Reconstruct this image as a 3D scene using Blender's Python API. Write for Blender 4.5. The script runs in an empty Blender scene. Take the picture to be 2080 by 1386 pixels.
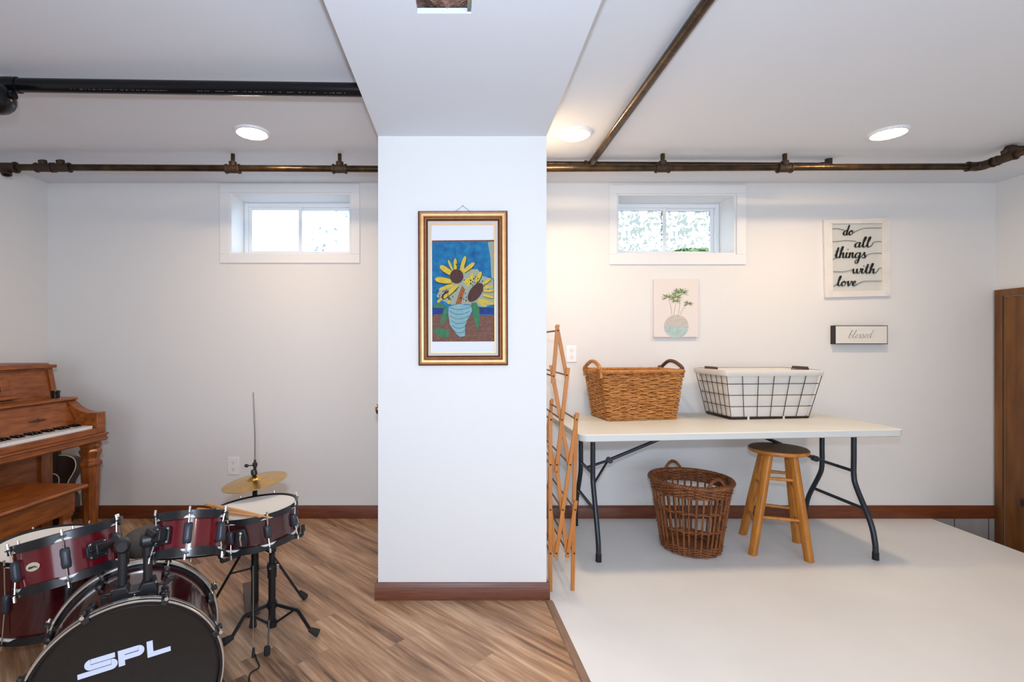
import bpy, bmesh, math, random
from mathutils import Vector, Matrix
random.seed(7)
sc = bpy.context.scene
C = sc.collection
PI = math.pi
V = Vector

# ------------------------------------------------------------------ camera, world, light, exposure
H_EYE = 1.22
cam_d = bpy.data.cameras.new('camera'); cam = bpy.data.objects.new('camera', cam_d); C.objects.link(cam)
cam.location = (0, 0, H_EYE); cam.rotation_euler = (PI/2, 0, 0)
cam_d.sensor_fit = 'HORIZONTAL'; cam_d.sensor_width = 36; cam_d.lens = 36*1000/2080
cam_d.shift_x = 102/2080; cam_d.shift_y = 7/2080; cam_d.clip_start = 0.02
sc.camera = cam
sc.view_settings.view_transform = 'Standard'; sc.view_settings.look = 'None'
sc.view_settings.gamma = 1; sc.view_settings.use_curve_mapping = False
sc.view_settings.exposure = 0.22

w = bpy.data.worlds.new('daylight'); sc.world = w; w.use_nodes = True
w.node_tree.nodes['Background'].inputs[0].default_value = (0.72, 0.87, 1.0, 1)
w.node_tree.nodes['Background'].inputs[1].default_value = 3.6

def area(name, loc, rot, size, power, color, size_y=None, spread=None):
    l = bpy.data.lights.new(name, 'AREA'); l.energy = power; l.color = color; l.size = size
    if size_y: l.shape = 'RECTANGLE'; l.size_y = size_y
    if spread: l.spread = spread
    o = bpy.data.objects.new(name, l); C.objects.link(o); o.location = loc; o.rotation_euler = rot
    return o
area('flash_light', (0.0, -0.06, 1.42), (PI/2+0.20, 0, 0), 0.07, 31, (0.64, 0.79, 1.0))
area('rear_fill_light', (0.6, -2.45, 1.15), (PI/2+0.24, 0, 0), 3.6, 74, (0.72, 0.84, 1.0), size_y=1.5)  # broad cool fill added in front of the plain rear wall

def W(px, py, d):                                   # a point of the room seen at (px, py), d metres in front
    return V(((px-938)*d/1000, d, H_EYE-(py-700)*d/1000))

# ------------------------------------------------------------------ materials
MATS = {}
def nt(m): return m.node_tree.nodes, m.node_tree.links
def mat(name, col, rough=0.6, metal=0.0, var=0.0, scale=8.0, stretch=(1, 1, 1), bump=0.0, bscale=None, coat=0.0,
        col2=None, detail=4, spec=None, sheen=0):
    m = bpy.data.materials.new(name); m.use_nodes = True; N, L = nt(m); b = N['Principled BSDF']
    b.inputs['Roughness'].default_value = rough; b.inputs['Metallic'].default_value = metal
    b.inputs['Coat Weight'].default_value = coat; b.inputs['Coat Roughness'].default_value = 0.08
    if spec is not None: b.inputs['Specular IOR Level'].default_value = spec
    b.inputs['Base Color'].default_value = (*col, 1)
    tc = N.new('ShaderNodeTexCoord'); mp = N.new('ShaderNodeMapping'); mp.inputs['Scale'].default_value = stretch
    L.new(tc.outputs['Object'], mp.inputs[0])
    if var > 0 or col2:
        n = N.new('ShaderNodeTexNoise'); n.inputs['Scale'].default_value = scale; n.inputs['Detail'].default_value = detail
        L.new(mp.outputs[0], n.inputs['Vector'])
        r = N.new('ShaderNodeValToRGB'); r.color_ramp.elements[0].position = 0.3; r.color_ramp.elements[1].position = 0.7
        c2 = col2 if col2 else tuple(max(0, c*(1-var)) for c in col)
        r.color_ramp.elements[0].color = (*c2, 1); r.color_ramp.elements[1].color = (*col, 1)
        L.new(n.outputs['Fac'], r.inputs[0]); L.new(r.outputs[0], b.inputs['Base Color'])
    if bump > 0:
        n2 = N.new('ShaderNodeTexNoise'); n2.inputs['Scale'].default_value = bscale or scale*4; n2.inputs['Detail'].default_value = 3
        L.new(mp.outputs[0], n2.inputs['Vector'])
        bp = N.new('ShaderNodeBump'); bp.inputs['Strength'].default_value = bump; bp.inputs['Distance'].default_value = 0.01
        L.new(n2.outputs['Fac'], bp.inputs['Height']); L.new(bp.outputs[0], b.inputs['Normal'])
    MATS[name] = m
    return m
def emis(name, col, s):
    m = bpy.data.materials.new(name); m.use_nodes = True; N, L = nt(m); b = N['Principled BSDF']
    b.inputs['Base Color'].default_value = (0.9, 0.9, 0.9, 1)
    b.inputs['Emission Color'].default_value = (*col, 1); b.inputs['Emission Strength'].default_value = s
    return m

M_wall = mat('wall_paint', (0.76, 0.745, 0.725), 0.75, bump=0.05, bscale=180)
M_ceil = mat('ceiling_paint', (0.71, 0.73, 0.77), 0.8, bump=0.05, bscale=150)
M_trim = mat('white_trim_paint', (0.80, 0.80, 0.80), 0.45)
M_base = mat('stained_baseboard', (0.175, 0.045, 0.014), 0.38, col2=(0.10, 0.024, 0.008), scale=14, stretch=(0.6, 4, 9))
M_white_floor = mat('white_painted_concrete', (0.78, 0.78, 0.77), 0.42, var=0.07, scale=2.5, bump=0.04, bscale=60)
M_lower = mat('grey_lower_wall', (0.33, 0.31, 0.30), 0.8, var=0.25, scale=6, bump=0.1)
M_knotty = mat('knotty_pine_board', (0.22, 0.085, 0.018), 0.5, col2=(0.09, 0.032, 0.008), scale=5, stretch=(3, 3, 0.45), detail=6)
M_piano = mat('walnut_piano_wood', (0.34, 0.094, 0.012), 0.36, col2=(0.15, 0.033, 0.005), scale=9, stretch=(5, 1.0, 6), detail=8, coat=0.08)
M_pianov = mat('walnut_piano_wood_upright', (0.32, 0.088, 0.012), 0.38, col2=(0.14, 0.032, 0.005), scale=9, stretch=(6, 5, 1.0), detail=8, coat=0.08)
M_ivory = mat('white_key_plastic', (0.80, 0.79, 0.76), 0.25)
M_black = mat('black_plastic', (0.012, 0.012, 0.014), 0.4)
M_blackg = mat('black_gloss', (0.008, 0.008, 0.009), 0.12)
M_blackm = mat('black_powder_coated_steel', (0.012, 0.013, 0.015), 0.38, metal=0.3)
M_hoop = mat('black_drum_hoop', (0.012, 0.013, 0.016), 0.30, metal=0.2)
M_lug = mat('satin_black_lug', (0.024, 0.029, 0.040), 0.42)
M_rubber = mat('rubber', (0.012, 0.012, 0.012), 0.8)
M_chrome = mat('chrome', (0.75, 0.74, 0.72), 0.12, metal=1)
M_silver = mat('silver_inlay', (0.62, 0.58, 0.52), 0.25, metal=0.8)
M_red = mat('wine_red_drum_wrap', (0.105, 0.002, 0.007), 0.18, var=0.15, scale=120, coat=0.35)
M_redd = mat('dark_wine_drum_lacquer', (0.045, 0.004, 0.006), 0.15, var=0.2, scale=160, coat=0.5)
M_head = mat('white_drum_head', (0.78, 0.76, 0.71), 0.5)
M_headb = mat('black_drum_head', (0.012, 0.011, 0.010), 0.34, var=0.25, scale=50)
M_logo = mat('pale_blue_logo_print', (0.60, 0.66, 0.84), 0.5)
M_brass = mat('cymbal_brass', (0.62, 0.38, 0.11), 0.30, metal=1, var=0.15, scale=30, bump=0.15, bscale=90)
M_stick = mat('hickory_drumstick', (0.62, 0.30, 0.11), 0.45, var=0.2, scale=12)
M_rodm = mat('dull_steel_rod', (0.20, 0.17, 0.15), 0.4, metal=0.8)
M_iron = mat('dark_iron_pipe', (0.030, 0.019, 0.011), 0.30, metal=0.7, col2=(0.085, 0.048, 0.020), scale=18, bump=0.2, bscale=60)
M_castiron = mat('rough_cast_iron_fitting', (0.06, 0.033, 0.018), 0.5, metal=0.5, col2=(0.04, 0.024, 0.016), scale=60, bump=0.5, bscale=120)
M_abs = mat('black_drain_pipe_plastic', (0.004, 0.0045, 0.006), 0.25, spec=0.3)
M_print = mat('white_pipe_print', (0.20, 0.20, 0.22), 0.5)
M_tabletop = mat('white_blow_moulded_plastic', (0.66, 0.675, 0.65), 0.42, bump=0.05, bscale=220)
M_tleg = mat('grey_table_leg_steel', (0.035, 0.042, 0.055), 0.32, metal=0.5)
M_wicker = mat('honey_wicker', (0.58, 0.255, 0.065), 0.5, col2=(0.33, 0.115, 0.022), scale=26, detail=3)
M_wickerd = mat('dark_wicker', (0.28, 0.092, 0.022), 0.40, col2=(0.12, 0.034, 0.010), scale=24, detail=3)
M_handled = mat('dark_bentwood_handle', (0.10, 0.042, 0.016), 0.5, var=0.4, scale=20)
M_liner = mat('cream_canvas_liner', (0.72, 0.69, 0.64), 0.85, bump=0.25, bscale=25)
M_wire = mat('bronze_wire', (0.035, 0.02, 0.014), 0.45, metal=0.5)
M_stool = mat('golden_oak_stool', (0.60, 0.235, 0.035), 0.36, col2=(0.40, 0.135, 0.018), scale=7, stretch=(5, 5, 0.7), detail=5)
M_seat = mat('dark_stool_seat', (0.13, 0.066, 0.024), 0.5, col2=(0.08, 0.04, 0.016), scale=9, stretch=(1, 6, 1))
M_rack = mat('orange_pine_rack', (0.54, 0.20, 0.035), 0.45, col2=(0.42, 0.14, 0.02), scale=10, stretch=(4, 4, 0.6))
M_rackrod = mat('rack_dowel', (0.20, 0.085, 0.025), 0.5)
M_rivet = mat('dark_rivet', (0.05, 0.022, 0.012), 0.5, metal=0.5)
M_gold = mat('gold_leaf_frame', (0.84, 0.47, 0.19), 0.42, metal=0.35, var=0.2, scale=40)
M_golddk = mat('dark_bronze_frame_edge', (0.17, 0.05, 0.018), 0.35, metal=0.3, var=0.3, scale=40)
M_linen = mat('linen_liner', (0.55, 0.52, 0.46), 0.9, bump=0.2, bscale=400)
M_paper = mat('white_mat_paper', (0.68, 0.69, 0.71), 0.7)
M_outlet = mat('white_outlet_plastic', (0.86, 0.85, 0.84), 0.35)
M_slot = mat('outlet_slot', (0.06, 0.055, 0.05), 0.6)
M_distress = mat('distressed_white_wood', (0.80, 0.78, 0.75), 0.75, col2=(0.72, 0.66, 0.59), scale=9, detail=6)
M_word = mat('black_metal_lettering', (0.006, 0.007, 0.007), 0.5)
M_greytext = mat('grey_lettering', (0.25, 0.24, 0.23), 0.7)
M_signface = mat('white_sign_face', (0.76, 0.73, 0.68), 0.7, var=0.06, scale=15)
M_signedge = mat('black_sign_box', (0.018, 0.012, 0.010), 0.5)
M_canvas = mat('blush_canvas', (0.76, 0.69, 0.655), 0.85)
M_transition = mat('grey_brown_floor_trim', (0.30, 0.19, 0.125), 0.45, col2=(0.20, 0.12, 0.08), scale=10, stretch=(6, 1, 1))
M_vinyl = mat('white_vinyl_window', (0.80, 0.83, 0.86), 0.35)
M_guitar = mat('sunburst_guitar_lacquer', (0.045, 0.012, 0.006), 0.15, col2=(0.012, 0.006, 0.005), scale=4, coat=0.6)
M_cream = mat('cream_binding', (0.72, 0.62, 0.45), 0.4)
M_insul = mat('brown_pink_insulation', (0.42, 0.24, 0.18), 0.95, col2=(0.10, 0.05, 0.04), scale=22, bump=0.8, bscale=70)
M_dark = mat('dark_cavity', (0.02, 0.015, 0.012), 0.9)
M_gravel = mat('pale_gravel', (0.40, 0.43, 0.46), 0.9, var=0.3, scale=20)
M_lamps = [emis('lit_lamp_lens', (1.0, 0.71, 0.43), 175), emis('lit_lamp_lens_bright', (1.0, 0.72, 0.44), 205)]

def add_knots(m, sc_=3.2, th=0.10):
    N, L = nt(m); b = N['Principled BSDF']; src = b.inputs['Base Color'].links[0].from_socket
    tc = N.new('ShaderNodeTexCoord'); mp = N.new('ShaderNodeMapping'); mp.inputs['Scale'].default_value = (1.6, 1.6, .8); L.new(tc.outputs['Object'], mp.inputs[0])
    vo = N.new('ShaderNodeTexVoronoi'); vo.inputs['Scale'].default_value = sc_; L.new(mp.outputs[0], vo.inputs['Vector'])
    r = N.new('ShaderNodeValToRGB'); r.color_ramp.elements[0].position = th*.5; r.color_ramp.elements[0].color = (1,1,1,1); r.color_ramp.elements[1].position = th; r.color_ramp.elements[1].color = (0,0,0,1); L.new(vo.outputs['Distance'], r.inputs[0])
    mx = N.new('ShaderNodeMix'); mx.data_type = 'RGBA'; L.new(r.outputs[0], mx.inputs[0]); L.new(src, mx.inputs[6]); mx.inputs[7].default_value = (.02,.008,.004,1); L.new(mx.outputs[2], b.inputs['Base Color'])
add_knots(M_knotty)
def vinyl_plank():
    m = bpy.data.materials.new('wood_plank_floor'); m.use_nodes = True; N, L = nt(m); b = N['Principled BSDF']
    b.inputs['Roughness'].default_value = 0.42
    tc = N.new('ShaderNodeTexCoord'); mp = N.new('ShaderNodeMapping'); mp.inputs['Rotation'].default_value = (0, 0, PI/4)
    L.new(tc.outputs['Object'], mp.inputs[0]); sp = N.new('ShaderNodeSeparateXYZ'); L.new(mp.outputs[0], sp.inputs[0])
    def mth(op, a, bb=None, v=None):
        n = N.new('ShaderNodeMath'); n.operation = op
        L.new(a, n.inputs[0])
        if bb is not None: L.new(bb, n.inputs[1])
        if v is not None: n.inputs[1].default_value = v
        return n.outputs[0]
    vv = mth('DIVIDE', sp.outputs['Y'], v=0.15); row = mth('FLOOR', vv); fr = mth('FRACT', vv)
    wn = N.new('ShaderNodeTexWhiteNoise'); wn.noise_dimensions = '1D'; L.new(row, wn.inputs['W'])
    uu = mth('ADD', mth('DIVIDE', sp.outputs['X'], v=1.2), wn.outputs['Value']); col = mth('FLOOR', uu); fu = mth('FRACT', uu)
    cx = N.new('ShaderNodeCombineXYZ'); L.new(row, cx.inputs[0]); L.new(col, cx.inputs[1])
    wid = N.new('ShaderNodeTexWhiteNoise'); wid.noise_dimensions = '2D'; L.new(cx.outputs[0], wid.inputs['Vector'])
    gx = N.new('ShaderNodeCombineXYZ')
    L.new(mth('MULTIPLY', sp.outputs['X'], v=1.1), gx.inputs[0]); L.new(mth('MULTIPLY', sp.outputs['Y'], v=15.0), gx.inputs[1])
    L.new(mth('MULTIPLY', wid.outputs['Value'], v=9.0), gx.inputs[2])
    n1 = N.new('ShaderNodeTexNoise'); n1.inputs['Scale'].default_value = 1.0; n1.inputs['Detail'].default_value = 7
    n1.inputs['Roughness'].default_value = 0.62; n1.inputs['Distortion'].default_value = 0.3; L.new(gx.outputs[0], n1.inputs['Vector'])
    n2 = N.new('ShaderNodeTexNoise'); n2.inputs['Scale'].default_value = 5.0; n2.inputs['Detail'].default_value = 4; L.new(gx.outputs[0], n2.inputs['Vector'])
    mix = mth('ADD', mth('MULTIPLY', n1.outputs['Fac'], v=0.72), mth('MULTIPLY', n2.outputs['Fac'], v=0.28))
    mix = mth('ADD', mix, mth('MULTIPLY', mth('SUBTRACT', wid.outputs['Value'], v=0.5), v=0.06))
    r = N.new('ShaderNodeValToRGB'); e = r.color_ramp.elements
    e[0].position = 0.36; e[0].color = (0.105, 0.052, 0.028, 1); e[1].position = 0.65; e[1].color = (0.60, 0.405, 0.26, 1)
    k = e.new(0.45); k.color = (0.265, 0.145, 0.078, 1); k = e.new(0.54); k.color = (0.41, 0.24, 0.137, 1)
    L.new(mix, r.inputs[0])
    g1 = mth('LESS_THAN', fr, v=0.010); g2 = mth('LESS_THAN', fu, v=0.0018)
    g = mth('MULTIPLY', mth('MAXIMUM', g1, g2), v=0.28)
    mx = N.new('ShaderNodeMix'); mx.data_type = 'RGBA'; L.new(g, mx.inputs[0]); L.new(r.outputs[0], mx.inputs[6])
    mx.inputs[7].default_value = (0.06, 0.035, 0.02, 1); L.new(mx.outputs[2], b.inputs['Base Color'])
    bp = N.new('ShaderNodeBump'); bp.inputs['Strength'].default_value = 0.15; bp.inputs['Distance'].default_value = 0.003
    L.new(n2.outputs['Fac'], bp.inputs['Height']); L.new(bp.outputs[0], b.inputs['Normal'])
    return m
M_plank = vinyl_plank()

def film(name, tint, dark, thr):
    m = bpy.data.materials.new(name); m.use_nodes = True; N, L = nt(m); N.remove(N['Principled BSDF'])
    out = N['Material Output']; tc = N.new('ShaderNodeTexCoord')
    n = N.new('ShaderNodeTexNoise'); n.inputs['Scale'].default_value = 14; n.inputs['Detail'].default_value = 2
    L.new(tc.outputs['Object'], n.inputs['Vector'])
    mxv = N.new('ShaderNodeMix'); mxv.data_type = 'RGBA'; mxv.inputs[0].default_value = 0.09
    L.new(tc.outputs['Object'], mxv.inputs[6]); L.new(n.outputs['Color'], mxv.inputs[7])
    vo = N.new('ShaderNodeTexVoronoi'); vo.inputs['Scale'].default_value = 62; vo.inputs['Randomness'].default_value = 1
    L.new(mxv.outputs[2], vo.inputs['Vector'])
    sp = N.new('ShaderNodeSeparateColor'); L.new(vo.outputs['Color'], sp.inputs[0])
    r = N.new('ShaderNodeValToRGB'); r.color_ramp.elements[0].position = thr-0.08; r.color_ramp.elements[0].color = (*dark, 1)
    r.color_ramp.elements[1].position = thr+0.08; r.color_ramp.elements[1].color = (*tint, 1)
    L.new(sp.outputs[0], r.inputs[0])
    tr = N.new('ShaderNodeBsdfTransparent'); L.new(r.outputs[0], tr.inputs[0])
    gl = N.new('ShaderNodeBsdfGlossy'); gl.inputs['Roughness'].default_value = 0.1
    ms = N.new('ShaderNodeMixShader'); ms.inputs[0].default_value = 0.04
    L.new(tr.outputs[0], ms.inputs[1]); L.new(gl.outputs[0], ms.inputs[2]); L.new(ms.outputs[0], out.inputs[0])
    return m
M_film1 = film('frosted_leaf_film', (0.98, 0.98, 0.98), (0.46, 0.47, 0.44), 0.40)
M_film0 = film('clear_bright_glass', (0.97, 0.98, 1.0), (0.9, 0.93, 0.95), 0.2)
M_film2 = film('lightly_frosted_glass', (0.97, 0.98, 1.0), (0.34, 0.37, 0.38), 0.06)

# ------------------------------------------------------------------ mesh builder
class MB:
    def __init__(s): s.v = []; s.f = []; s.m = []
    def add(s, vs, fs, m=0):
        o = len(s.v); s.v += [V(p) for p in vs]
        for f in fs: s.f.append(tuple(i+o for i in f)); s.m.append(m)
    def box(s, a, b, m=0, R=None, c=None):
        x0, y0, z0 = a; x1, y1, z1 = b
        vs = [V(p) for p in ((x0,y0,z0),(x1,y0,z0),(x1,y1,z0),(x0,y1,z0),(x0,y0,z1),(x1,y0,z1),(x1,y1,z1),(x0,y1,z1))]
        if R is not None:
            cc = V(c) if c else V((0,0,0)); vs = [R @ (p-cc) + cc for p in vs]
        s.add(vs, [(0,3,2,1),(4,5,6,7),(0,1,5,4),(1,2,6,5),(2,3,7,6),(3,0,4,7)], m)
    def bar(s, p, q, wd, th, up=(0,1,0), m=0):          # rectangular bar p->q; th along up
        p, q = V(p), V(q); t = (q-p).normalized(); u = V(up); u = (u-t*u.dot(t)).normalized(); x = t.cross(u)
        vs = []
        for c in (p, q):
            for a, b in ((-1,-1),(1,-1),(1,1),(-1,1)): vs.append(c + x*a*wd/2 + u*b*th/2)
        s.add(vs, [(0,3,2,1),(4,5,6,7),(0,1,5,4),(1,2,6,5),(2,3,7,6),(3,0,4,7)], m)
    def tube(s, pts, r, n=10, m=0, closed=False, caps=True):
        pts = [V(p) for p in pts]; k = len(pts)
        rs = r if isinstance(r, (list, tuple)) else [r]*k
        t0 = (pts[1]-pts[0]).normalized(); a = V((0,0,1)) if abs(t0.z) < 0.9 else V((1,0,0))
        u = (a - t0*a.dot(t0)).normalized(); o = len(s.v)
        for i in range(k):
            if closed: t = pts[(i+1) % k]-pts[i-1]
            else: t = pts[min(i+1,k-1)]-pts[max(i-1,0)]
            if t.length < 1e-9: t = t0
            t.normalize(); u = u - t*u.dot(t)
            if u.length < 1e-6: u = t.orthogonal()
            u.normalize(); x = t.cross(u)
            for j in range(n):
                an = 2*PI*j/n; s.v.append(pts[i] + (u*math.cos(an)+x*math.sin(an))*rs[i])
        for i in range(k if closed else k-1):
            i2 = (i+1) % k
            for j in range(n):
                j2 = (j+1) % n; s.f.append((o+i*n+j, o+i*n+j2, o+i2*n+j2, o+i2*n+j)); s.m.append(m)
        if caps and not closed:
            s.f.append(tuple(o+j for j in reversed(range(n)))); s.m.append(m)
            s.f.append(tuple(o+(k-1)*n+j for j in range(n))); s.m.append(m)
    def lathe(s, prof, c=(0,0,0), ax=(0,0,1), n=48, m=0, ref=None):  # prof [(r, h)] around axis through c
        ax = V(ax).normalized(); r0 = V(ref) if ref else (V((1,0,0)) if abs(ax.x) < 0.9 else V((0,1,0)))
        u = (r0-ax*r0.dot(ax)).normalized(); x = ax.cross(u); c = V(c); o = len(s.v); k = len(prof)
        for r, h in prof:
            for j in range(n):
                an = 2*PI*j/n; s.v.append(c + ax*h + (u*math.cos(an)+x*math.sin(an))*max(r, 1e-5))
        for i in range(k-1):
            for j in range(n):
                j2 = (j+1) % n; s.f.append((o+i*n+j, o+i*n+j2, o+(i+1)*n+j2, o+(i+1)*n+j)); s.m.append(m)
    def loft(s, loops, m=0, cap0=False, cap1=False):
        o = len(s.v); n = len(loops[0])
        for l in loops: s.v += [V(p) for p in l]
        for i in range(len(loops)-1):
            for j in range(n):
                j2 = (j+1) % n; s.f.append((o+i*n+j, o+i*n+j2, o+(i+1)*n+j2, o+(i+1)*n+j)); s.m.append(m)
        if cap0: s.f.append(tuple(o+j for j in reversed(range(n)))); s.m.append(m)
        if cap1: s.f.append(tuple(o+(len(loops)-1)*n+j for j in range(n))); s.m.append(m)
    def prism(s, poly, O, ex, ey, th, m=0):             # polygon (a,b) in plane O,ex,ey extruded by vector th
        O, ex, ey, th = V(O), V(ex), V(ey), V(th); n = len(poly)
        A = [O+ex*a+ey*b for a, b in poly]
        s.add(A+[p+th for p in A], [tuple(reversed(range(n))), tuple(range(n, 2*n))] + [(i, (i+1)%n, n+(i+1)%n, n+i) for i in range(n)], m)
    def ribbon(s, pts, ws, O, ex, ey, th, m=0):         # flat stroke in plane coordinates, extruded by th
        O, ex, ey, th = V(O), V(ex), V(ey), V(th); k = len(pts); lf = []; rt = []
        for i in range(k):
            a = pts[max(i-1,0)]; b = pts[min(i+1,k-1)]; dx, dy = b[0]-a[0], b[1]-a[1]; l = math.hypot(dx, dy) or 1e-9
            nx, ny = -dy/l, dx/l; h = ws[i]/2
            lf.append(O+ex*(pts[i][0]+nx*h)+ey*(pts[i][1]+ny*h)); rt.append(O+ex*(pts[i][0]-nx*h)+ey*(pts[i][1]-ny*h))
        vs = lf+rt+[p+th for p in lf]+[p+th for p in rt]; fs = []
        for i in range(k-1):
            fs += [(i, i+1, k+i+1, k+i), (2*k+i, 3*k+i, 3*k+i+1, 2*k+i+1), (i, 2*k+i, 2*k+i+1, i+1), (k+i, k+i+1, 3*k+i+1, 3*k+i)]
        fs += [(0, k, 3*k, 2*k), (k-1, 3*k-1, 4*k-1, 2*k-1)]
        s.add(vs, fs, m)
    def ball(s, c, r, m=0, n=16, sc=(1,1,1)):
        k = 9; o = len(s.v); c = V(c)
        for i in range(k+1):
            a = PI*i/k
            for j in range(n):
                b = 2*PI*j/n; s.v.append(c+V((max(math.sin(a),1e-4)*math.cos(b)*r*sc[0], max(math.sin(a),1e-4)*math.sin(b)*r*sc[1], math.cos(a)*r*sc[2])))
        for i in range(k):
            for j in range(n):
                j2 = (j+1)%n; s.f.append((o+i*n+j, o+(i+1)*n+j, o+(i+1)*n+j2, o+i*n+j2)); s.m.append(m)
    def obj(s, name, mats, parent=None, bevel=0, sharp=35, kind=None):
        me = bpy.data.meshes.new(name)
        xs = [p.x for p in s.v]; ys = [p.y for p in s.v]; zs = [p.z for p in s.v]
        base = V(((min(xs)+max(xs))/2, (min(ys)+max(ys))/2, min(zs)))
        me.from_pydata([p-base for p in s.v], [], s.f)
        if not isinstance(mats, (list, tuple)): mats = [mats]
        for mm in mats: me.materials.append(mm)
        me.polygons.foreach_set('material_index', s.m); me.update()
        bm = bmesh.new(); bm.from_mesh(me); bmesh.ops.recalc_face_normals(bm, faces=bm.faces); bm.to_mesh(me); bm.free()
        for p in me.polygons: p.use_smooth = True
        me.set_sharp_from_angle(angle=math.radians(sharp))
        o = bpy.data.objects.new(name, me); C.objects.link(o)
        WL[o] = base
        if parent is not None: o.parent = parent; o.location = base - WL[parent]
        else: o.location = base
        if bevel > 0:
            b = o.modifiers.new('edge', 'BEVEL'); b.width = bevel; b.segments = 2; b.limit_method = 'ANGLE'; b.angle_limit = math.radians(40)
        if kind: o['kind'] = kind
        return o
WL = {}
def thing(name, label, cat, loc, group=None):
    o = bpy.data.objects.new(name, None); C.objects.link(o); o.location = loc; o.empty_display_size = 0.05; WL[o] = V(loc)
    o['label'] = label; o['category'] = cat
    if group: o['group'] = group
    return o
def tag(o, label, cat, group=None):
    o['label'] = label; o['category'] = cat
    if group: o['group'] = group
    return o
def lab(o, label): o['label'] = label; return o
def struct(name, mb, mats, **k): return mb.obj(name, mats, kind='structure', **k)
def mbox(a, b, **k): m = MB(); m.box(a, b, **k); return m
def crom(pts, n=6, closed=False):                      # Catmull-Rom through the points
    P = [tuple(p) for p in pts]; k = len(P); out = []
    rng = range(k) if closed else range(k-1)
    for i in rng:
        if closed: a, b, c, d = P[(i-1)%k], P[i], P[(i+1)%k], P[(i+2)%k]
        else: a, b, c, d = P[max(i-1,0)], P[i], P[i+1], P[min(i+2,k-1)]
        for j in range(n):
            t = j/n
            out.append(tuple(0.5*((2*b[q])+(-a[q]+c[q])*t+(2*a[q]-5*b[q]+4*c[q]-d[q])*t*t+(-a[q]+3*b[q]-3*c[q]+d[q])*t**3) for q in range(len(b))))
    if not closed: out.append(P[-1])
    return out
def rr(wd, dp, r, n=6, cx=0, cy=0, z=0, rot=0):        # rounded rectangle loop
    out = []
    for sx, sy, a0 in ((1,1,0),(-1,1,PI/2),(-1,-1,PI),(1,-1,1.5*PI)):
        for i in range(n+1):
            a = a0+PI/2*i/n; x = sx*(wd/2-r)+r*math.cos(a); y = sy*(dp/2-r)+r*math.sin(a)
            out.append(V((cx+x*math.cos(rot)-y*math.sin(rot), cy+x*math.sin(rot)+y*math.cos(rot), z)))
    return out

# ------------------------------------------------------------------ the room
YB = 3.46; ZC = 2.354; ZS = 2.218; XL = -2.91; XR = 3.75; YR = -2.6; XE = 3.287; ZL = -0.42
CX0, CX1, CY0 = -0.401, 0.406, 2.358
# floors
m = MB()
b0 = (0.431, 1.779); b1 = (0.396, 2.355)               # edge between plank and white floor
def edge_x(y): return b0[0]+(b1[0]-b0[0])*(y-b0[1])/(b1[1]-b0[1])
m.add([(XL-.1, YR, 0), (edge_x(YR), YR, 0), (edge_x(2.5), 2.5, 0), (edge_x(2.5), YB+.1, 0), (XL-.1, YB+.1, 0),
       (XL-.1, YR, -.1), (edge_x(YR), YR, -.1), (edge_x(2.5), 2.5, -.1), (edge_x(2.5), YB+.1, -.1), (XL-.1, YB+.1, -.1)],
      [(0,1,2,3,4), (5,9,8,7,6), (0,5,6,1), (1,6,7,2), (2,7,8,3), (3,8,9,4), (4,9,5,0)])
struct('floor', m, M_plank)
m = MB()
poly = [(edge_x(YR), YR), (XR+.1, YR), (XR+.1, 0.6), (XE, 0.6), (XE, YB+.1), (edge_x(2.5), YB+.1), (edge_x(2.5), 2.5)]
m.prism(poly, (0,0,-0.12), (1,0,0), (0,1,0), (0,0,0.12))
struct('floor', m, M_white_floor)
struct('floor', mbox((XE-.3, 0.5, ZL-.1), (XR+.2, YB+.2, ZL)), M_lower)
m = MB(); m.box((XE-.02, 0.6, ZL), (XE-.005, YB, -0.12)); m.box((XE, 0.585, ZL), (XR, 0.6, -0.12))
struct('trim_2', m, M_lower)
m = MB()
tw = 0.037
m.add([(edge_x(YR)-.001, YR, 0), (edge_x(YR)+tw, YR, 0), (b1[0]+tw, b1[1]-.018, 0), (b1[0], b1[1]-.018, 0),
       (edge_x(YR)+.004, YR, .006), (edge_x(YR)+tw-.006, YR, .006), (b1[0]+tw-.006, b1[1]-.018, .006), (b1[0]+.004, b1[1]-.018, .006)],
      [(0,3,2,1), (4,5,6,7), (0,1,5,4), (1,2,6,5), (2,3,7,6), (3,0,4,7)])
struct('trim_1', m, M_transition)
# ceiling
struct('ceiling', mbox((XL-.1, YR-.1, ZC), (XR+.1, YB+.1, ZC+.1)), M_ceil)
# soffit with the open hole
hx0, hx1, hy0, hy1 = -0.134, 0.0285, 1.20, 1.484
m = MB(); t = 0.017
for a, b in (((CX0, YR, ZS), (hx0, CY0, ZS+t)), ((hx1, YR, ZS), (CX1, CY0, ZS+t)), ((hx0, YR, ZS), (hx1, hy0, ZS+t)), ((hx0, hy1, ZS), (hx1, CY0, ZS+t)),
             ((CX0, YR, ZS+t), (CX0+t, CY0, ZC)), ((CX1-t, YR, ZS+t), (CX1, CY0, ZC))): m.box(a, b)
struct('ceiling', m, M_ceil)
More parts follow.
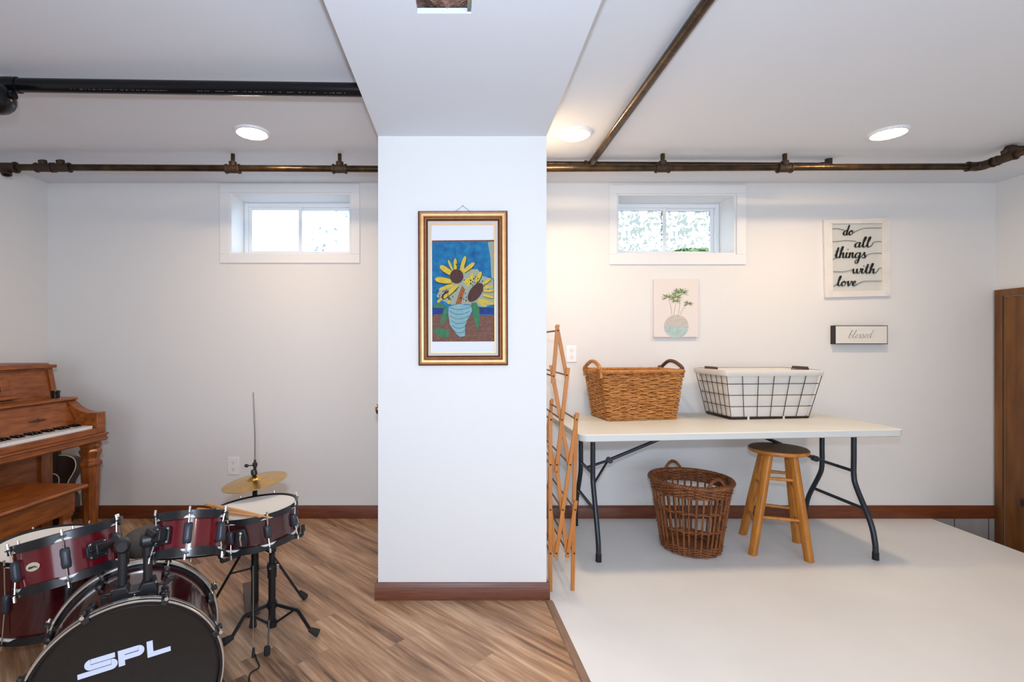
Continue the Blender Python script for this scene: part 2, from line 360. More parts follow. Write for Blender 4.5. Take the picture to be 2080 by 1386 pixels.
# walls with window openings
WIN = [(-1.63, -0.775, 1.853, 2.286), (1.09, 1.927, 1.853, 2.279)]
WD = 0.26
def wall_back():
    m = MB(); xs = [XL-.1, WIN[0][0], WIN[0][1], WIN[1][0], WIN[1][1], XR+.1]
    for i in range(5):
        if i in (1, 3):
            q = WIN[0] if i == 1 else WIN[1]
            m.box((xs[i], YB, -.1), (xs[i+1], YB+WD, q[2])); m.box((xs[i], YB, q[3]), (xs[i+1], YB+WD, ZC+.1))
        else: m.box((xs[i], YB, -.1 if i < 4 else -.1), (xs[i+1], YB+WD, ZC+.1))
    return m
struct('wall_back', wall_back(), M_wall)
m = MB(); m.box((XE-.3, YB+.002, ZL-.1), (XR+.1, YB+.1, -.1)); struct('wall_back', m, M_lower)
m = MB(); m.box((XE-.02, YB-.012, ZL), (XR, YB, -.001))
struct('wall_lower', m, M_lower)
m = MB()
for x in (XE+.16, XE+.40): m.box((x, YB-.0135, ZL), (x+.004, YB-.012, -.001))
struct('trim_3', m, M_dark)
struct('wall_left', mbox((XL-.1, YR, -.1), (XL, YB, ZC)), M_wall)
struct('wall_rear', mbox((XL-.1, YR-.1, -.5), (XR+.1, YR, ZC)), M_wall)
# right wall around the door opening
DY0, DY1, DZ = 2.50, 3.40, 1.555
m = MB(); m.box((XR, YR, ZL-.1), (XR+.1, DY0, ZC)); m.box((XR, DY0, DZ), (XR+.1, DY1, ZC)); m.box((XR, DY1, ZL-.1), (XR+.1, YB+.1, ZC))
struct('wall_right', m, M_wall)
m = MB()
m.box((XR-.022, DY1, ZL), (XR, YB-.013, DZ+.045)); m.box((XR-.022, DY0-.07, ZL), (XR, DY0, DZ+.045)); m.box((XR-.022, DY0, DZ), (XR, DY1, DZ+.045))
dcase = struct('trim_4', m, M_knotty, bevel=0.003)
m = MB(); 
for i in range(6):
    y0 = DY0+.002+i*(DY1-DY0-.004)/6; m.box((XR-.006, y0+.002, ZL+.005), (XR+.035, y0+(DY1-DY0-.004)/6-.002, DZ-.004))
m.box((XR+.02, DY0+.002, ZL+.005), (XR+.045, DY1-.002, DZ-.004))
dr = struct('door_2', m, M_knotty, bevel=0.004)
m = MB(); m.tube([(XR-.008, 2.58, .55), (XR-.045, 2.58, .55)], .011, 12); m.ball((XR-.05, 2.58, .55), .028); o = m.obj('door_knob', M_blackm, dr)
# closet
m = MB(); t = .02
m.box((CX0, CY0, 0), (CX1, CY0+t, ZS)); m.box((CX1-t, CY0+t, 0), (CX1, YB, ZC)); 
m.box((CX0, CY0+t, 0), (CX0+t, 2.60, ZC)); m.box((CX0, 3.32, 0), (CX0+t, YB, ZC)); m.box((CX0, 2.60, 2.03), (CX0+t, 3.32, ZC))
m.box((CX0, CY0, ZS), (CX1, CY0+t, ZC))
struct('wall_closet', m, M_wall)
m = MB()
m.box((CX0+.004, 2.603, .008), (CX0+.02, 3.317, 2.027))
dr = struct('door_1', m, M_trim)
m = MB(); m.lathe([(.0, 0), (.03, 0), (.03, .006), (.011, .008), (.011, .035), (.024, .04), (.029, .052), (.026, .066), (.012, .073), (0, .074)], c=(CX0+.004, 2.68, .868), ax=(-1,0,0), n=24)
m.obj('door_knob', mat('antique_brass_knob', (.35, .22, .12), .25, metal=1), dr)
# baseboards
def baseb(name, p, q, nrm, h=.089, t=.014):
    p, q, nrm = V(p), V(q), V(nrm); m = MB(); ex = nrm; ez = V((0,0,1))
    m.prism([(0,0), (t,0), (t,h*.80), (t*.8,h*.86), (t*.45,h*.93), (t*.35,h), (0,h)], p, ex, ez, q-p)
    return struct(name, m, M_base, sharp=50)
baseb('baseboard_left', (XL, YR, 0), (XL, YB-.014, 0), (1,0,0))
baseb('baseboard_back', (XL, YB, 0), (CX0, YB, 0), (0,-1,0))
baseb('baseboard_back', (CX1, YB, 0), (XR, YB, 0), (0,-1,0))
baseb('baseboard_closet', (CX0-.014, CY0, 0), (CX1+.014, CY0, 0), (0,-1,0), h=.081)
baseb('baseboard_closet', (CX1, CY0+.0005, 0), (CX1, YB-.014, 0), (1,0,0), h=.081)
baseb('baseboard_closet', (CX0, CY0+.0005, 0), (CX0, 2.60, 0), (-1,0,0), h=.081)

# windows
def window(idx, q, casing, films, frost):
    x0, x1, z0, z1 = q; cx0, cx1, cz0, cz1 = casing; y = YB
    m = MB()
    m.box((cx0, y-.012, cz0), (cx1, y, z0)); m.box((cx0, y-.012, z1), (cx1, y, cz1)); m.box((cx0, y-.012, z0), (x0, y, z1)); m.box((x1, y-.012, z0), (cx1, y, z1))
    root = struct('window_%d' % idx, m, M_trim, bevel=.002)
    m = MB(); g = .012                                   # painted reveal boards
    m.box((x0, y, z0), (x0+g, y+WD-.02, z1)); m.box((x1-g, y, z0), (x1, y+WD-.02, z1)); m.box((x0+g, y, z1-g), (x1-g, y+WD-.02, z1)); m.box((x0+g, y, z0), (x1-g, y+WD-.02, z0+g))
    lab(m.obj('window_reveal', M_trim, root), 'white painted deep window recess')
    fx0, fx1, fz0, fz1 = x0+g+.001, x1-g-.001, z0+g+.001, z1-g-.001; fy = y+WD-.062; fw = .030
    m = MB(); m.box((fx0, fy, fz0), (fx0+fw, fy+.05, fz1)); m.box((fx1-fw, fy, fz0), (fx1, fy+.05, fz1)); m.box((fx0+fw, fy, fz0), (fx1-fw, fy+.05, fz0+fw)); m.box((fx0+fw, fy, fz1-fw), (fx1-fw, fy+.05, fz1))
    m.obj('window_frame', M_vinyl, root, bevel=.003)
    mx = (fx0+fx1)/2; sw = .026
    for k, (a, b, yy) in enumerate(((fx0+fw, mx+.0135, fy+.006), (mx-.0135, fx1-fw, fy+.026))):
        m = MB(); lo = fz0+fw; hi = fz1-fw
        m.box((a, yy, lo), (a+sw, yy+.018, hi)); m.box((b-sw, yy, lo), (b, yy+.018, hi)); m.box((a+sw, yy, lo), (b-sw, yy+.018, lo+sw*.8)); m.box((a+sw, yy, hi-sw*.8), (b-sw, yy+.018, hi))
        sash = m.obj('sash', M_vinyl, root, bevel=.002)
        m = MB(); m.box((a+sw, yy+.007, lo+sw*.8), (b-sw, yy+.010, hi-sw*.8)); m.obj('pane', films[k], sash)
        if k == 0:
            m = MB(); m.box((b-sw*.75, yy-.008, (lo+hi)/2-.035), (b-sw*.35, yy, (lo+hi)/2+.02)); m.obj('sash_latch', M_vinyl, sash)
    return root
window(1, WIN[0], (-1.696, -0.716, 1.791, 2.344), (M_film0, M_film2), 0)
window(2, WIN[1], (1.035, 1.993, 1.781, 2.338), (M_film1, M_film1), 1)
struct('ground_outside', mbox((-7, YB+WD+.05, 1.55), (8, 12, 1.80)), M_gravel)

m = MB(); n = 26; loops = []                           # low bush outside, seen through the right window
for j in range(9):
    b = PI/2*j/8
    loops.append([V((2.35+(.62*math.cos(b)+.02)*math.cos(2*PI*i/n)*(1+random.uniform(-.10,.10)), 5.0+(.35*math.cos(b)+.02)*math.sin(2*PI*i/n)*(1+random.uniform(-.10,.10)), 1.80+.395*math.sin(b)*(1+random.uniform(-.06,.03)))) for i in range(n)])
m.loft(loops, cap0=True, cap1=True)
tag(m.obj('bush', mat('bush_leaves', (.16,.26,.07), .9, var=.6, scale=30, bump=.6), sharp=80), 'low green bush outside, behind the right window pane', 'bush')

# ------------------------------------------------------------------ ceiling lamps
LAMP = [(-1.118, 2.625, 'round recessed ceiling light left of the pillar, over the plank floor'),
        (0.608, 2.645, 'round recessed ceiling light right beside the pillar corner'),
        (2.28, 2.63, 'round recessed ceiling light farthest right, above the table end')]
for x, y, lb in LAMP:
    t = thing('recessed_light', lb, 'ceiling light', (x, y, ZC-.012), 'recessed ceiling lights')
    m = MB(); m.lathe([(.074, .0125), (.074, .002), (.078, 0), (.088, .003), (.092, .0125)], c=(x, y, ZC-.0125)); m.obj('trim_ring', M_trim, t)
    m = MB(); m.lathe([(0, -.001), (.05, .000), (.0735, .004)], c=(x, y, ZC-.010)); m.obj('lens', M_lamps[0 if x < 0 else 1], t)
for x, y, sd in ((-1.1, -.9, 'left'), (1.6, -.9, 'right')):  # unseen lamps, added to raise the ambient light
    t = thing('recessed_light', 'unseen round ceiling light added for fill behind the photographer on the ' + sd, 'ceiling light', (x, y, ZC-.012), 'added fill lamps behind the view')
    m = MB(); m.lathe([(.074, .0125), (.074, .002), (.078, 0), (.088, .003), (.092, .0125)], c=(x, y, ZC-.0125)); m.obj('trim_ring', M_trim, t)
    m = MB(); m.lathe([(0, -.001), (.05, .000), (.0735, .004)], c=(x, y, ZC-.010)); m.obj('lens', M_lamps[1], t)
# insulation in the hole
m = MB(); n = 22; vs = []; fs = []
for j in range(n+1):
    for i in range(n+1):
        x = hx0-.03+(hx1-hx0+.06)*i/n; y = hy0-.05+(hy1-hy0+.12)*j/n
        z = ZS+.075-.035*abs(math.sin(9*x+14*y))-.02*math.sin(25*x-11*y)+random.uniform(-.006,.006); vs.append((x, y, z))
for j in range(n):
    for i in range(n): a = j*(n+1)+i; fs.append((a, a+1, a+n+2, a+n+1))
top = len(vs); vs2 = vs+[(p[0], p[1], ZS+.125) for p in vs]
fs2 = fs+[tuple(top+k for k in reversed(f)) for f in fs]
m.add(vs2, fs2)
tag(m.obj('insulation_batt', M_insul, sharp=80), 'crumpled brown insulation inside the square hole in the bulkhead', 'insulation')
m = MB(); m.box((hx1-.012, hy0, ZS+.003), (hx1-.001, hy1-.002, ZS+.05)); tag(m.obj('metal_channel', M_chrome), 'bright metal strip along the right side of the bulkhead hole', 'metal strip')

# ------------------------------------------------------------------ pipes
def fitting_tee(m, c, ax, r, L, stub=None, mm=0):
    c = V(c); ax = V(ax).normalized()
    m.lathe([(r*.9, -L/2), (r*1.42, -L/2), (r*1.5, -L/2+.004), (r*1.42, -L/2+.012), (r*1.25, -L/2+.014), (r*1.28, 0), (r*1.25, L/2-.014), (r*1.42, L/2-.012), (r*1.5, L/2-.004), (r*1.42, L/2), (r*.9, L/2)], c=c, ax=ax, n=20, m=mm)
    if stub: m.lathe([(r*1.0, 0), (r*1.05, r*1.2), (r*1.15, r*1.6), (r*1.15, r*2.1), (r*.7, r*2.2)], c=c, ax=stub, n=16, m=mm)
DP = 2.93; ZP = 2.267; RP = .0195
# left run
t = thing('iron_pipe', 'dark iron ceiling pipe with fittings along the back wall, left of the pillar', 'pipe', (-1.6, DP, ZP-.02))
m = MB(); m.tube([(XL+.001, DP, ZP+.008), (-2.2, DP, ZP+.006), (CX0-.001, DP, ZP-.003)], RP, 18); m.obj('pipe_run', M_iron, t)
for px in (473, 690):
    x = (px-938)*DP/1000; m = MB(); fitting_tee(m, (x, DP, ZP-.002), (1,0,0), RP, .085, (0,0,1)); m.obj('tee_fitting', M_castiron, t)
    m = MB(); m.tube([(x, DP, ZP+.03), (x, DP, ZC)], .0115, 12); m.obj('riser', M_iron, t)
for px in (90, 126):
    x = (px-938)*DP/1000; m = MB(); fitting_tee(m, (x, DP, ZP+.006), (1,0,0), RP, .10, (-.2,-.1,1)); m.obj('union_fitting', M_castiron, t)
x = (12-938)*DP/1000; m = MB(); fitting_tee(m, (x, DP, ZP+.006), (1,0,0), RP*1.15, .13, (.3,-.2,-1)); m.obj('tee_fitting', M_castiron, t)
m = MB(); m.lathe([(RP, 0), (.045, .001), (.048, .004), (.04, .009), (RP, .012)], c=(CX0-.0005, DP, ZP-.003), ax=(-1,0,0), n=24)
lab(m.obj('wall_flange', mat('copper_flange', (.35, .13, .05), .35, metal=.8), t), 'copper coloured round wall flange')
# right run
t = thing('iron_pipe', 'long brown iron ceiling pipe along the back wall, right of the pillar', 'pipe', (1.8, DP, ZP-.02))
xr = 3.085
m = MB(); m.tube([(CX1+.001, DP, ZP), (xr-.03, DP, ZP+.012)], RP, 18); m.obj('pipe_run', M_iron, t)
for px in (1346, 1594):
    x = (px-938)*DP/1000; m = MB(); fitting_tee(m, (x, DP, ZP+.003), (1,0,0), RP, .085, (0,0,1)); m.obj('tee_fitting', M_castiron, t)
    m = MB(); m.tube([(x, DP, ZP+.03), (x, DP, ZC)], .0125, 12); m.obj('riser', M_iron, t)
m = MB(); m.tube([(xr-.075, DP, ZP+.012), (xr-.055, DP, ZP+.012), (xr-.02, DP, ZP+.012), (xr, DP-.02, ZP+.012), (xr, DP-.055, ZP+.012), (xr, DP-.07, ZP+.012)], [RP*1.5, RP*1.3, RP*1.35, RP*1.35, RP*1.3, RP*1.5], 18); m.obj('elbow_fitting', M_castiron, t)
m = MB(); m.tube([(xr, DP-.05, ZP+.012), (xr, YR+.001, ZP+.012)], RP, 18); m.obj('pipe_run', M_iron, t)
m = MB(); fitting_tee(m, (xr, 2.79, ZP+.012), (0,1,0), RP, .10, (0,0,1)); m.obj('tee_fitting', M_castiron, t)
m = MB(); m.tube([(xr, 2.79, ZP+.03), (xr, 2.79, 2.315), (xr+.01, 2.79, 2.33), (xr+.03, 2.79, 2.334), (xr+.05, 2.79, 2.334)], [.014, .017, .019, .018, .017], 14); m.obj('elbow_fitting', M_castiron, t)
m = MB(); m.tube([(xr+.03, 2.79, 2.334), (XR-.001, 2.79, 2.334)], .0125, 14); m.obj('pipe_run', M_iron, t)
# thin pipe behind with the branch that comes towards the camera
t = thing('iron_pipe', 'thinner dark pipe just under the ceiling with a branch running toward the camera', 'pipe', (1.3, 3.01, 2.3))
ZQ = 2.322; DQ = 3.01; xe = (1683-938)*DQ/1000
m = MB(); m.tube([(CX1+.001, DQ, ZQ+.003), (xe-.03, DQ, ZQ-.006)], .0155, 16); m.obj('pipe_run', M_iron, t)
m = MB(); m.tube([(xe-.05, DQ, ZQ-.006), (xe-.02, DQ, ZQ-.006), (xe, DQ, ZQ+.008), (xe, DQ, ZC)], [.018, .02, .021, .02], 14); m.obj('elbow_fitting', M_castiron, t)
m = MB(); fitting_tee(m, (.787, DQ, ZQ), (1,0,0), .0155, .075, (0,-1,0)); m.obj('tee_fitting', M_castiron, t)
m = MB(); m.tube([(.787, DQ-.02, ZQ), (.787, YR+.001, ZQ)], .0195, 18); m.obj('branch_pipe', M_iron, t)
# black drain pipe
t = thing('drain_pipe', 'thick glossy black plastic drain pipe under the ceiling, upper left', 'pipe', (-1.2, 2.06, 2.27))
m = MB(); m.tube([W(28, 173, 2.06), W(740, 183, 2.06)], .0278, 24); dp = m.obj('pipe_run', M_abs, t)
m = MB()
for k in range(150):
    a = 150+k*3.7; 
    if random.random() < .35 or 345 < a < 395: continue
    ww = random.uniform(.8, 2.2); p = W(a, 173+10*(a-28)/712, 2.06); q = W(a+ww, 173+10*(a+ww-28)/712, 2.06)
    ang = -0.92; off = V((0, math.cos(ang)*-.0281, math.sin(ang)*.0281))
    if random.random() < .5: off = off*1.0
    m.box(p+off-V((0, .0004, .0006*random.uniform(1,3))), q+off+V((0, .0004, .0012)))
lab(m.obj('pipe_print', M_print, dp, kind='stuff'), 'faint small pale printed line')
m = MB(); m.lathe([(.028, 0), (.0325, .001), (.033, .03), (.032, .055), (.028, .056)], c=W(12, 173, 2.06), ax=(1, 0, -.01), n=24); m.obj('coupling', M_abs, t)
p0 = W(14, 173, 2.06)
m = MB(); m.tube(crom([p0+V((.02, 0, 0)), p0, p0+V((-.035, -.005, -.006)), p0+V((-.06, -.03, -.02)), p0+V((-.075, -.06, -.04))], 4), .033, 20); m.obj('elbow_fitting', M_abs, t)
m = MB(); m.ball(W(-8, 200, 2.0), .062, sc=(1.05, 1.1, 1.0)); m.tube([W(-8, 200, 2.0)+V((.05, 0, .012)), W(-8, 200, 2.0)+V((.075, 0, .014))], .017, 16); m.obj('cleanout_fitting', M_abs, t)

# ------------------------------------------------------------------ outlets
def outlet(px0, py0, px1, py1, lb):
    a = W(px0, py1, YB); b = W(px1, py0, YB); m = MB(); m.box((a.x, YB-.006, a.z), (b.x, YB-.0005, b.z))
    o = tag(m.obj('wall_outlet', M_outlet, bevel=.003), lb, 'outlet', 'wall outlets'); cx = (a.x+b.x)/2; cz = (a.z+b.z)/2
    for s in (-1, 1):
        z = cz+s*.0235; m = MB(); m.lathe([(0, .0), (.0155, .0), (.0165, -.001)], c=(cx, YB-.0075, z), ax=(0,1,0), n=24)
        f = m.obj('socket_face', M_outlet, o)
        m = MB(); m.box((cx-.0075, YB-.0082, z-.001), (cx-.0055, YB-.0076, z+.008)); m.box((cx+.0055, YB-.0082, z-.001), (cx+.0075, YB-.0076, z+.007)); m.box((cx-.0025, YB-.0082, z-.0105), (cx+.0025, YB-.0076, z-.006))
        m.obj('slots', M_slot, f)
outlet(463, 929, 486, 964, 'white duplex outlet low on the left wall above the cymbal height')
outlet(1150, 702, 1171, 736, 'white duplex outlet on the back wall above the table, beside the drying rack')

# ------------------------------------------------------------------ lettering
G = {
 'a': (1.3, [[(.95,.8),(.6,1),(.2,.72),(.1,.3),(.35,0),(.7,.25),(.95,.9)], [(.97,.98),(.86,.35),(1.0,.02),(1.35,.3)]]),
 'd': (1.3, [[(.95,.8),(.6,1),(.2,.72),(.1,.3),(.35,0),(.7,.25),(.95,.9)], [(1.2,2.05),(.98,1.1),(.86,.35),(1.0,.02),(1.35,.3)]]),
 'o': (1.2, [[(.6,1),(.22,.72),(.15,.3),(.5,0),(.9,.35),(.85,.8),(.6,1),(.72,.76),(1.25,.85)]]),
 'l': (.82, [[(-.02,.3),(.45,1.2),(.66,1.9),(.48,2.05),(.3,1.4),(.25,.4),(.5,0),(.86,.3)]]),
 't': (.78, [[(-.02,.3),(.36,1.9)], [(.4,1.9),(.25,.5),(.45,0),(.82,.3)], [(0,1.25),(.75,1.38)]]),
 'h': (1.2, [[(0,.3),(.42,1.3),(.55,1.95),(.35,2.0),(.2,1.0),(.15,0)], [(.16,.1),(.4,.8),(.68,.95),(.75,.5),(.76,.15),(.95,0),(1.24,.3)]]),
 'i': (.6, [[(-.02,.3),(.2,1)], [(.2,1),(.1,.3),(.3,0),(.62,.3)], [(.26,1.45),(.3,1.62)]]),
 'n': (1.15, [[(-.05,.8),(.15,.98),(.17,.5),(.13,0)], [(.15,.1),(.4,.85),(.68,.95),(.72,.3),(.9,0),(1.18,.3)]]),
 'g': (1.3, [[(.95,.8),(.6,1),(.2,.72),(.1,.3),(.35,0),(.7,.25),(.95,.9)], [(.97,.98),(.9,0),(.72,-.85),(.35,-.95),(.3,-.5),(.9,-.1),(1.34,.35)]]),
 's': (.9, [[(-.02,.3),(.45,1.05)], [(.45,1.05),(.5,.6),(.72,.25),(.42,-.02),(.12,.12)], [(.42,-.02),(.7,.04),(.94,.35)]]),
 'w': (1.5, [[(.05,.95),(.14,.25),(.38,.0),(.62,.4),(.7,.95)], [(.7,.95),(.76,.25),(1.0,0),(1.3,.5),(1.27,1),(1.55,.85)]]),
 'v': (1.05, [[(-.05,.75),(.18,1),(.3,.4),(.42,0),(.78,.6),(.8,1),(1.1,.82)]]),
 'e': (.9, [[(-.02,.3),(.5,.52),(.7,.85),(.5,1.02),(.2,.7),(.2,.28),(.5,0),(.94,.35)]]),
 'b': (1.1, [[(-.02,.3),(.42,1.3),(.55,1.95),(.35,2.0),(.15,1.0),(.15,.3),(.42,0),(.78,.35),(.7,.82),(.45,.9),(.8,.78),(1.14,.85)]]),
}
def word(mb, txt, x0, x1, base, xh, O, ex, ey, th, wmin, wmax, slant=.12, rise=0):
    adv = sum(G[c][0] for c in txt); sx = (x1-x0)/adv; cx = 0
    for c in txt:
        a, strokes = G[c]
        for st in strokes:
            P = crom([(x0+(cx+p[0])*sx+slant*p[1]*xh, base+p[1]*xh+rise*(cx+p[0])/adv) for p in st], 6)
            ws = []
            for i in range(len(P)):
                dx = P[min(i+1,len(P)-1)][0]-P[max(i-1,0)][0]; dy = P[min(i+1,len(P)-1)][1]-P[max(i-1,0)][1]; l = math.hypot(dx,dy) or 1
                ws.append(wmin+(wmax-wmin)*max(0, -dy/l)**1.2)
            mb.ribbon(P, ws, O, ex, ey, th)
        cx += a

# "do all things with love" sign
s0 = YB/1000
def SP(zx, zy): p = W(1640+zx/4.47, 420+zy/4.47, YB); return (p.x, p.z)
t = thing('word_sign', 'white distressed wood frame with black script words do all things with love', 'sign', (2.77, YB-.012, 1.55))
def quadpr(m, pts, y0, y1, mi=0): m.prism(pts, (0, y1, 0), (1,0,0), (0,0,1), (0, y0-y1, 0), mi)
o1, o2, o3, o4 = SP(132,128), SP(733,104), SP(733,815), SP(148,828)
i1, i2, i3, i4 = SP(206,160), SP(659,157), SP(663,762), SP(218,770)
m = MB(); y0, y1 = YB-.020, YB-.001
for q in ((o1, o2, i2, i1), (o4, o3, i3, i4), (o1, i1, i4, o4), (i2, o2, o3, i3)): quadpr(m, q, y0, y1)
m.obj('sign_frame', M_distress, t, bevel=.0015)
m = MB(); quadpr(m, (i1, i2, i3, i4), YB-.004, YB-.001); m.obj('sign_shade_sheet', mat('shaded_wall_grey', (.62, .62, .575), .8), t)  # added sheet; its grey stands in for the shaded wall inside the frame
zs = 1/4.47*s0
def wd_(name, zx0, zx1, zb, xh, lines):
    m = MB(); p0 = SP(zx0, zb); p1 = SP(zx1, zb)
    word(m, name, p0[0], p1[0]-.012*.6, p0[1], xh*zs, (0, YB-.014, 0), (1,0,0), (0,0,1), (0,.006,0), .0022, .0088, slant=.16)
    for ln in lines:
        P = crom([SP(*q) for q in ln], 6); m.ribbon(P, [.0022]*len(P), (0, YB-.013, 0), (1,0,0), (0,0,1), (0,.004,0))
    lab(m.obj('word_lettering', M_word, t), 'black script word ' + name)
wd_('do', 312, 415, 262, 44, [[(206,205),(260,203),(322,216)], [(405,243),(440,222),(510,199),(662,196)]])
wd_('all', 415, 568, 372, 46, [[(208,320),(270,318),(340,310),(432,318)], [(545,370),(570,358),(595,324),(662,320)]])
wd_('things', 238, 530, 468, 50, [[(212,487),(232,476),(250,462)], [(508,452),(545,435),(600,425),(662,427)]])
wd_('with', 398, 618, 608, 44, [[(216,590),(300,594),(350,586),(408,574)], [(600,606),(622,590),(640,562),(662,558)]])
wd_('love', 255, 440, 722, 44, [[(218,728),(240,718),(262,700)], [(425,716),(470,690),(520,678),(663,677)]])

# "blessed" block
p = W(1686, 700, YB); t = thing('block_sign', 'small black-edged box sign with grey script word blessed', 'sign', (2.77, YB-.02, 1.22))
bx0, bx1, bz0, bz1 = 2.590, 2.958, 1.222, 1.352
m = MB(); m.box((bx0, YB-.042, bz0), (bx1, YB-.0005, bz1)); m.obj('sign_box', M_signedge, t, bevel=.001)
m = MB(); m.box((bx0+.006, YB-.0435, bz0+.005), (bx1-.006, YB-.042, bz1-.005)); f = m.obj('sign_face', M_signface, t)
m = MB(); word(m, 'blessed', 2.680, 2.842, 1.262, .028, (0, YB-.0442, 0), (1,0,0), (0,0,1), (0,.0006,0), .0014, .0032, slant=.35, rise=.004); lab(m.obj('word_lettering', M_greytext, f), 'grey script word blessed')

# plant canvas
t = thing('canvas_print', 'small blush canvas of a green plant in a speckled round vase', 'picture', (1.5, YB-.012, 1.27))
qx0, qx1, qz0, qz1 = 1.343, 1.655, 1.268, 1.677
m = MB(); m.box((qx0, YB-.018, qz0), (qx1, YB-.0005, qz1)); cv = m.obj('canvas', M_canvas, t, bevel=.002)
def CPt(zx, zy): p = W(1220+zx/4.2, 370+zy/4.2, YB-.018); return (p.x, p.z)
m = MB(); yf = YB-.0185
def disk(cx, cz, rx, rz, n=24, rot=0): return [(cx+rx*math.cos(a)*math.cos(rot)-rz*math.sin(a)*math.sin(rot), cz+rx*math.cos(a)*math.sin(rot)+rz*math.sin(a)*math.cos(rot)) for a in [2*PI*i/n for i in range(n)]]
c = CPt(645, 1232); R_ = 105/4.2*(YB-.018)/1000; Rz = 99/4.2*(YB-.018)/1000
full = disk(c[0], c[1], R_, Rz, 60)
quadpr(m, [q for q in full if q[1] >= c[1]-.003*0-.001], yf-.0002, yf, 0)
quadpr(m, [q for q in full if q[1] < c[1]+.002], yf-.0003, yf, 1)
for k in range(16):
    a = random.uniform(0, 2*PI); rr_ = random.uniform(.1, .85); quadpr(m, disk(c[0]+R_*rr_*math.cos(a), c[1]+Rz*rr_*math.sin(a), .0012, .0012, 8), yf-.0008, yf, 2)
def stem(pts, wdt, mi): 
    P = crom([CPt(*q) for q in pts], 5); m.ribbon(P, [wdt]*len(P), (0, yf-.0005, 0), (1,0,0), (0,0,1), (0,.0004,0), mi)
for st in ([(608,1132),(598,1060),(578,1000)], [(625,1132),(632,1080),(645,1010)], [(662,1132),(675,1050),(672,985)], [(680,1132),(700,1085),(745,1040)]): stem(st, .0022, 3)
for cc, nn, ll in (((570,985),8,50), ((640,985),9,60), ((690,945),10,60), ((745,1042),8,42), ((655,940),8,50), ((640,1020),7,45)):
    for k in range(nn):
        a = -PI*.15+PI*1.3*k/(nn-1); L_ = ll*random.uniform(.85, 1.25); P = [CPt(*cc), CPt(cc[0]+L_*.5*math.cos(a), cc[1]-L_*.5*math.sin(a)*.8), CPt(cc[0]+L_*math.cos(a), cc[1]-L_*math.sin(a)*.7)]
        m.ribbon(P, [.002, .009, .001], (0, yf-.0006-.00005*k, 0), (1,0,0), (0,0,1), (0,.0004,0), 4 if k % 3 else 5)
quadpr(m, [CPt(445,1322), CPt(815,1322), CPt(815,1328), CPt(445,1328)], yf-.0002, yf, 6)
lab(m.obj('painted_plant', [mat('vase_top_paint', (.60,.55,.49), .8, var=.2, scale=60), mat('vase_teal_paint', (.30,.46,.46), .8, col2=(.50,.60,.57), scale=25), mat('speckle_paint', (.10,.09,.08), .8),
     mat('stem_paint', (.36,.27,.16), .8), mat('leaf_green_paint', (.13,.20,.07), .8), mat('leaf_pale_paint', (.42,.46,.28), .8), mat('ledge_paint', (.48,.36,.32), .8)], cv), 'green leafy stems in a round two-tone vase')

# framed flower picture on the pillar
YP = CY0
t = thing('framed_picture', 'gold framed crayon picture of yellow flowers in a blue vase on the pillar', 'picture', (.006, YP-.02, 1.118))
roll = math.radians(0.2); fc = W(940.5, 585.5, YP-.02)
ex = V((math.cos(roll), 0, math.sin(roll)))*(1/1000*(YP-.025)); ez = V((-math.sin(roll), 0, math.cos(roll)))*(1/1000*(YP-.025)); 
def ring4(m, prof, hw, hh, mi_of):                     # mitred frame: prof [(inset px, depth m)], depth toward room
    loops = []
    for ins, dep in prof:
        lp = [fc + ex*(sx*(hw-ins)) + ez*(sz*(hh-ins)) for sx, sz in ((-1,-1),(1,-1),(1,1),(-1,1))]
        loops.append([V((p.x, YP-.001-dep, p.z)) for p in lp])
    for i in range(len(loops)-1):
        for j in range(4):
            j2 = (j+1)%4; m.add([loops[i][j], loops[i][j2], loops[i+1][j2], loops[i+1][j]], [(0,1,2,3)], mi_of[i])
m = MB()
ring4(m, [(0,0),(0,.016),(2,.020),(3.5,.019),(5,.024),(7.5,.0275),(10,.027),(12,.023),(13.2,.016),(14.5,.015),(16,.018),(17.5,.014),(19.5,.010),(20.5,.004)], 91.3, 157.5,
      [1,1,1,0,0,0,0,1,1,0,1,1,1])
m.obj('picture_frame', [M_gold, M_golddk], t, sharp=60)
m = MB(); ring4(m, [(20,.004),(20,.010),(26,.009),(26,.004)], 91.3, 157.5, [0,0,0]); lab(m.obj('frame_liner', M_linen, t), 'cream linen inner liner')
m = MB(); ring4(m, [(25.6,.006),(25.6,.0105),(27.2,.0105),(27.2,.005)], 91.3, 157.5, [0,0,0]); m.obj('inner_fillet', M_gold, t)
def PPt(zx, zy):                                       # zoomed crop pixels to plane pixels
    return (860+zx/5.775-940.5, -(470+zy/5.775-585.5))
def pl(m, pts, lift, mi): m.prism([PPt(*q) for q in pts], V((fc.x, YP-.006-lift, fc.z)), ex, ez, (0, .0003, 0), mi)
m = MB(); m.prism([(-65,-131), (65,-131), (65,131), (-65,131)], V((fc.x, YP-.005, fc.z)), ex, ez, (0, .003, 0)); bk = lab(m.obj('mat_board', M_paper, t), 'white mat board')
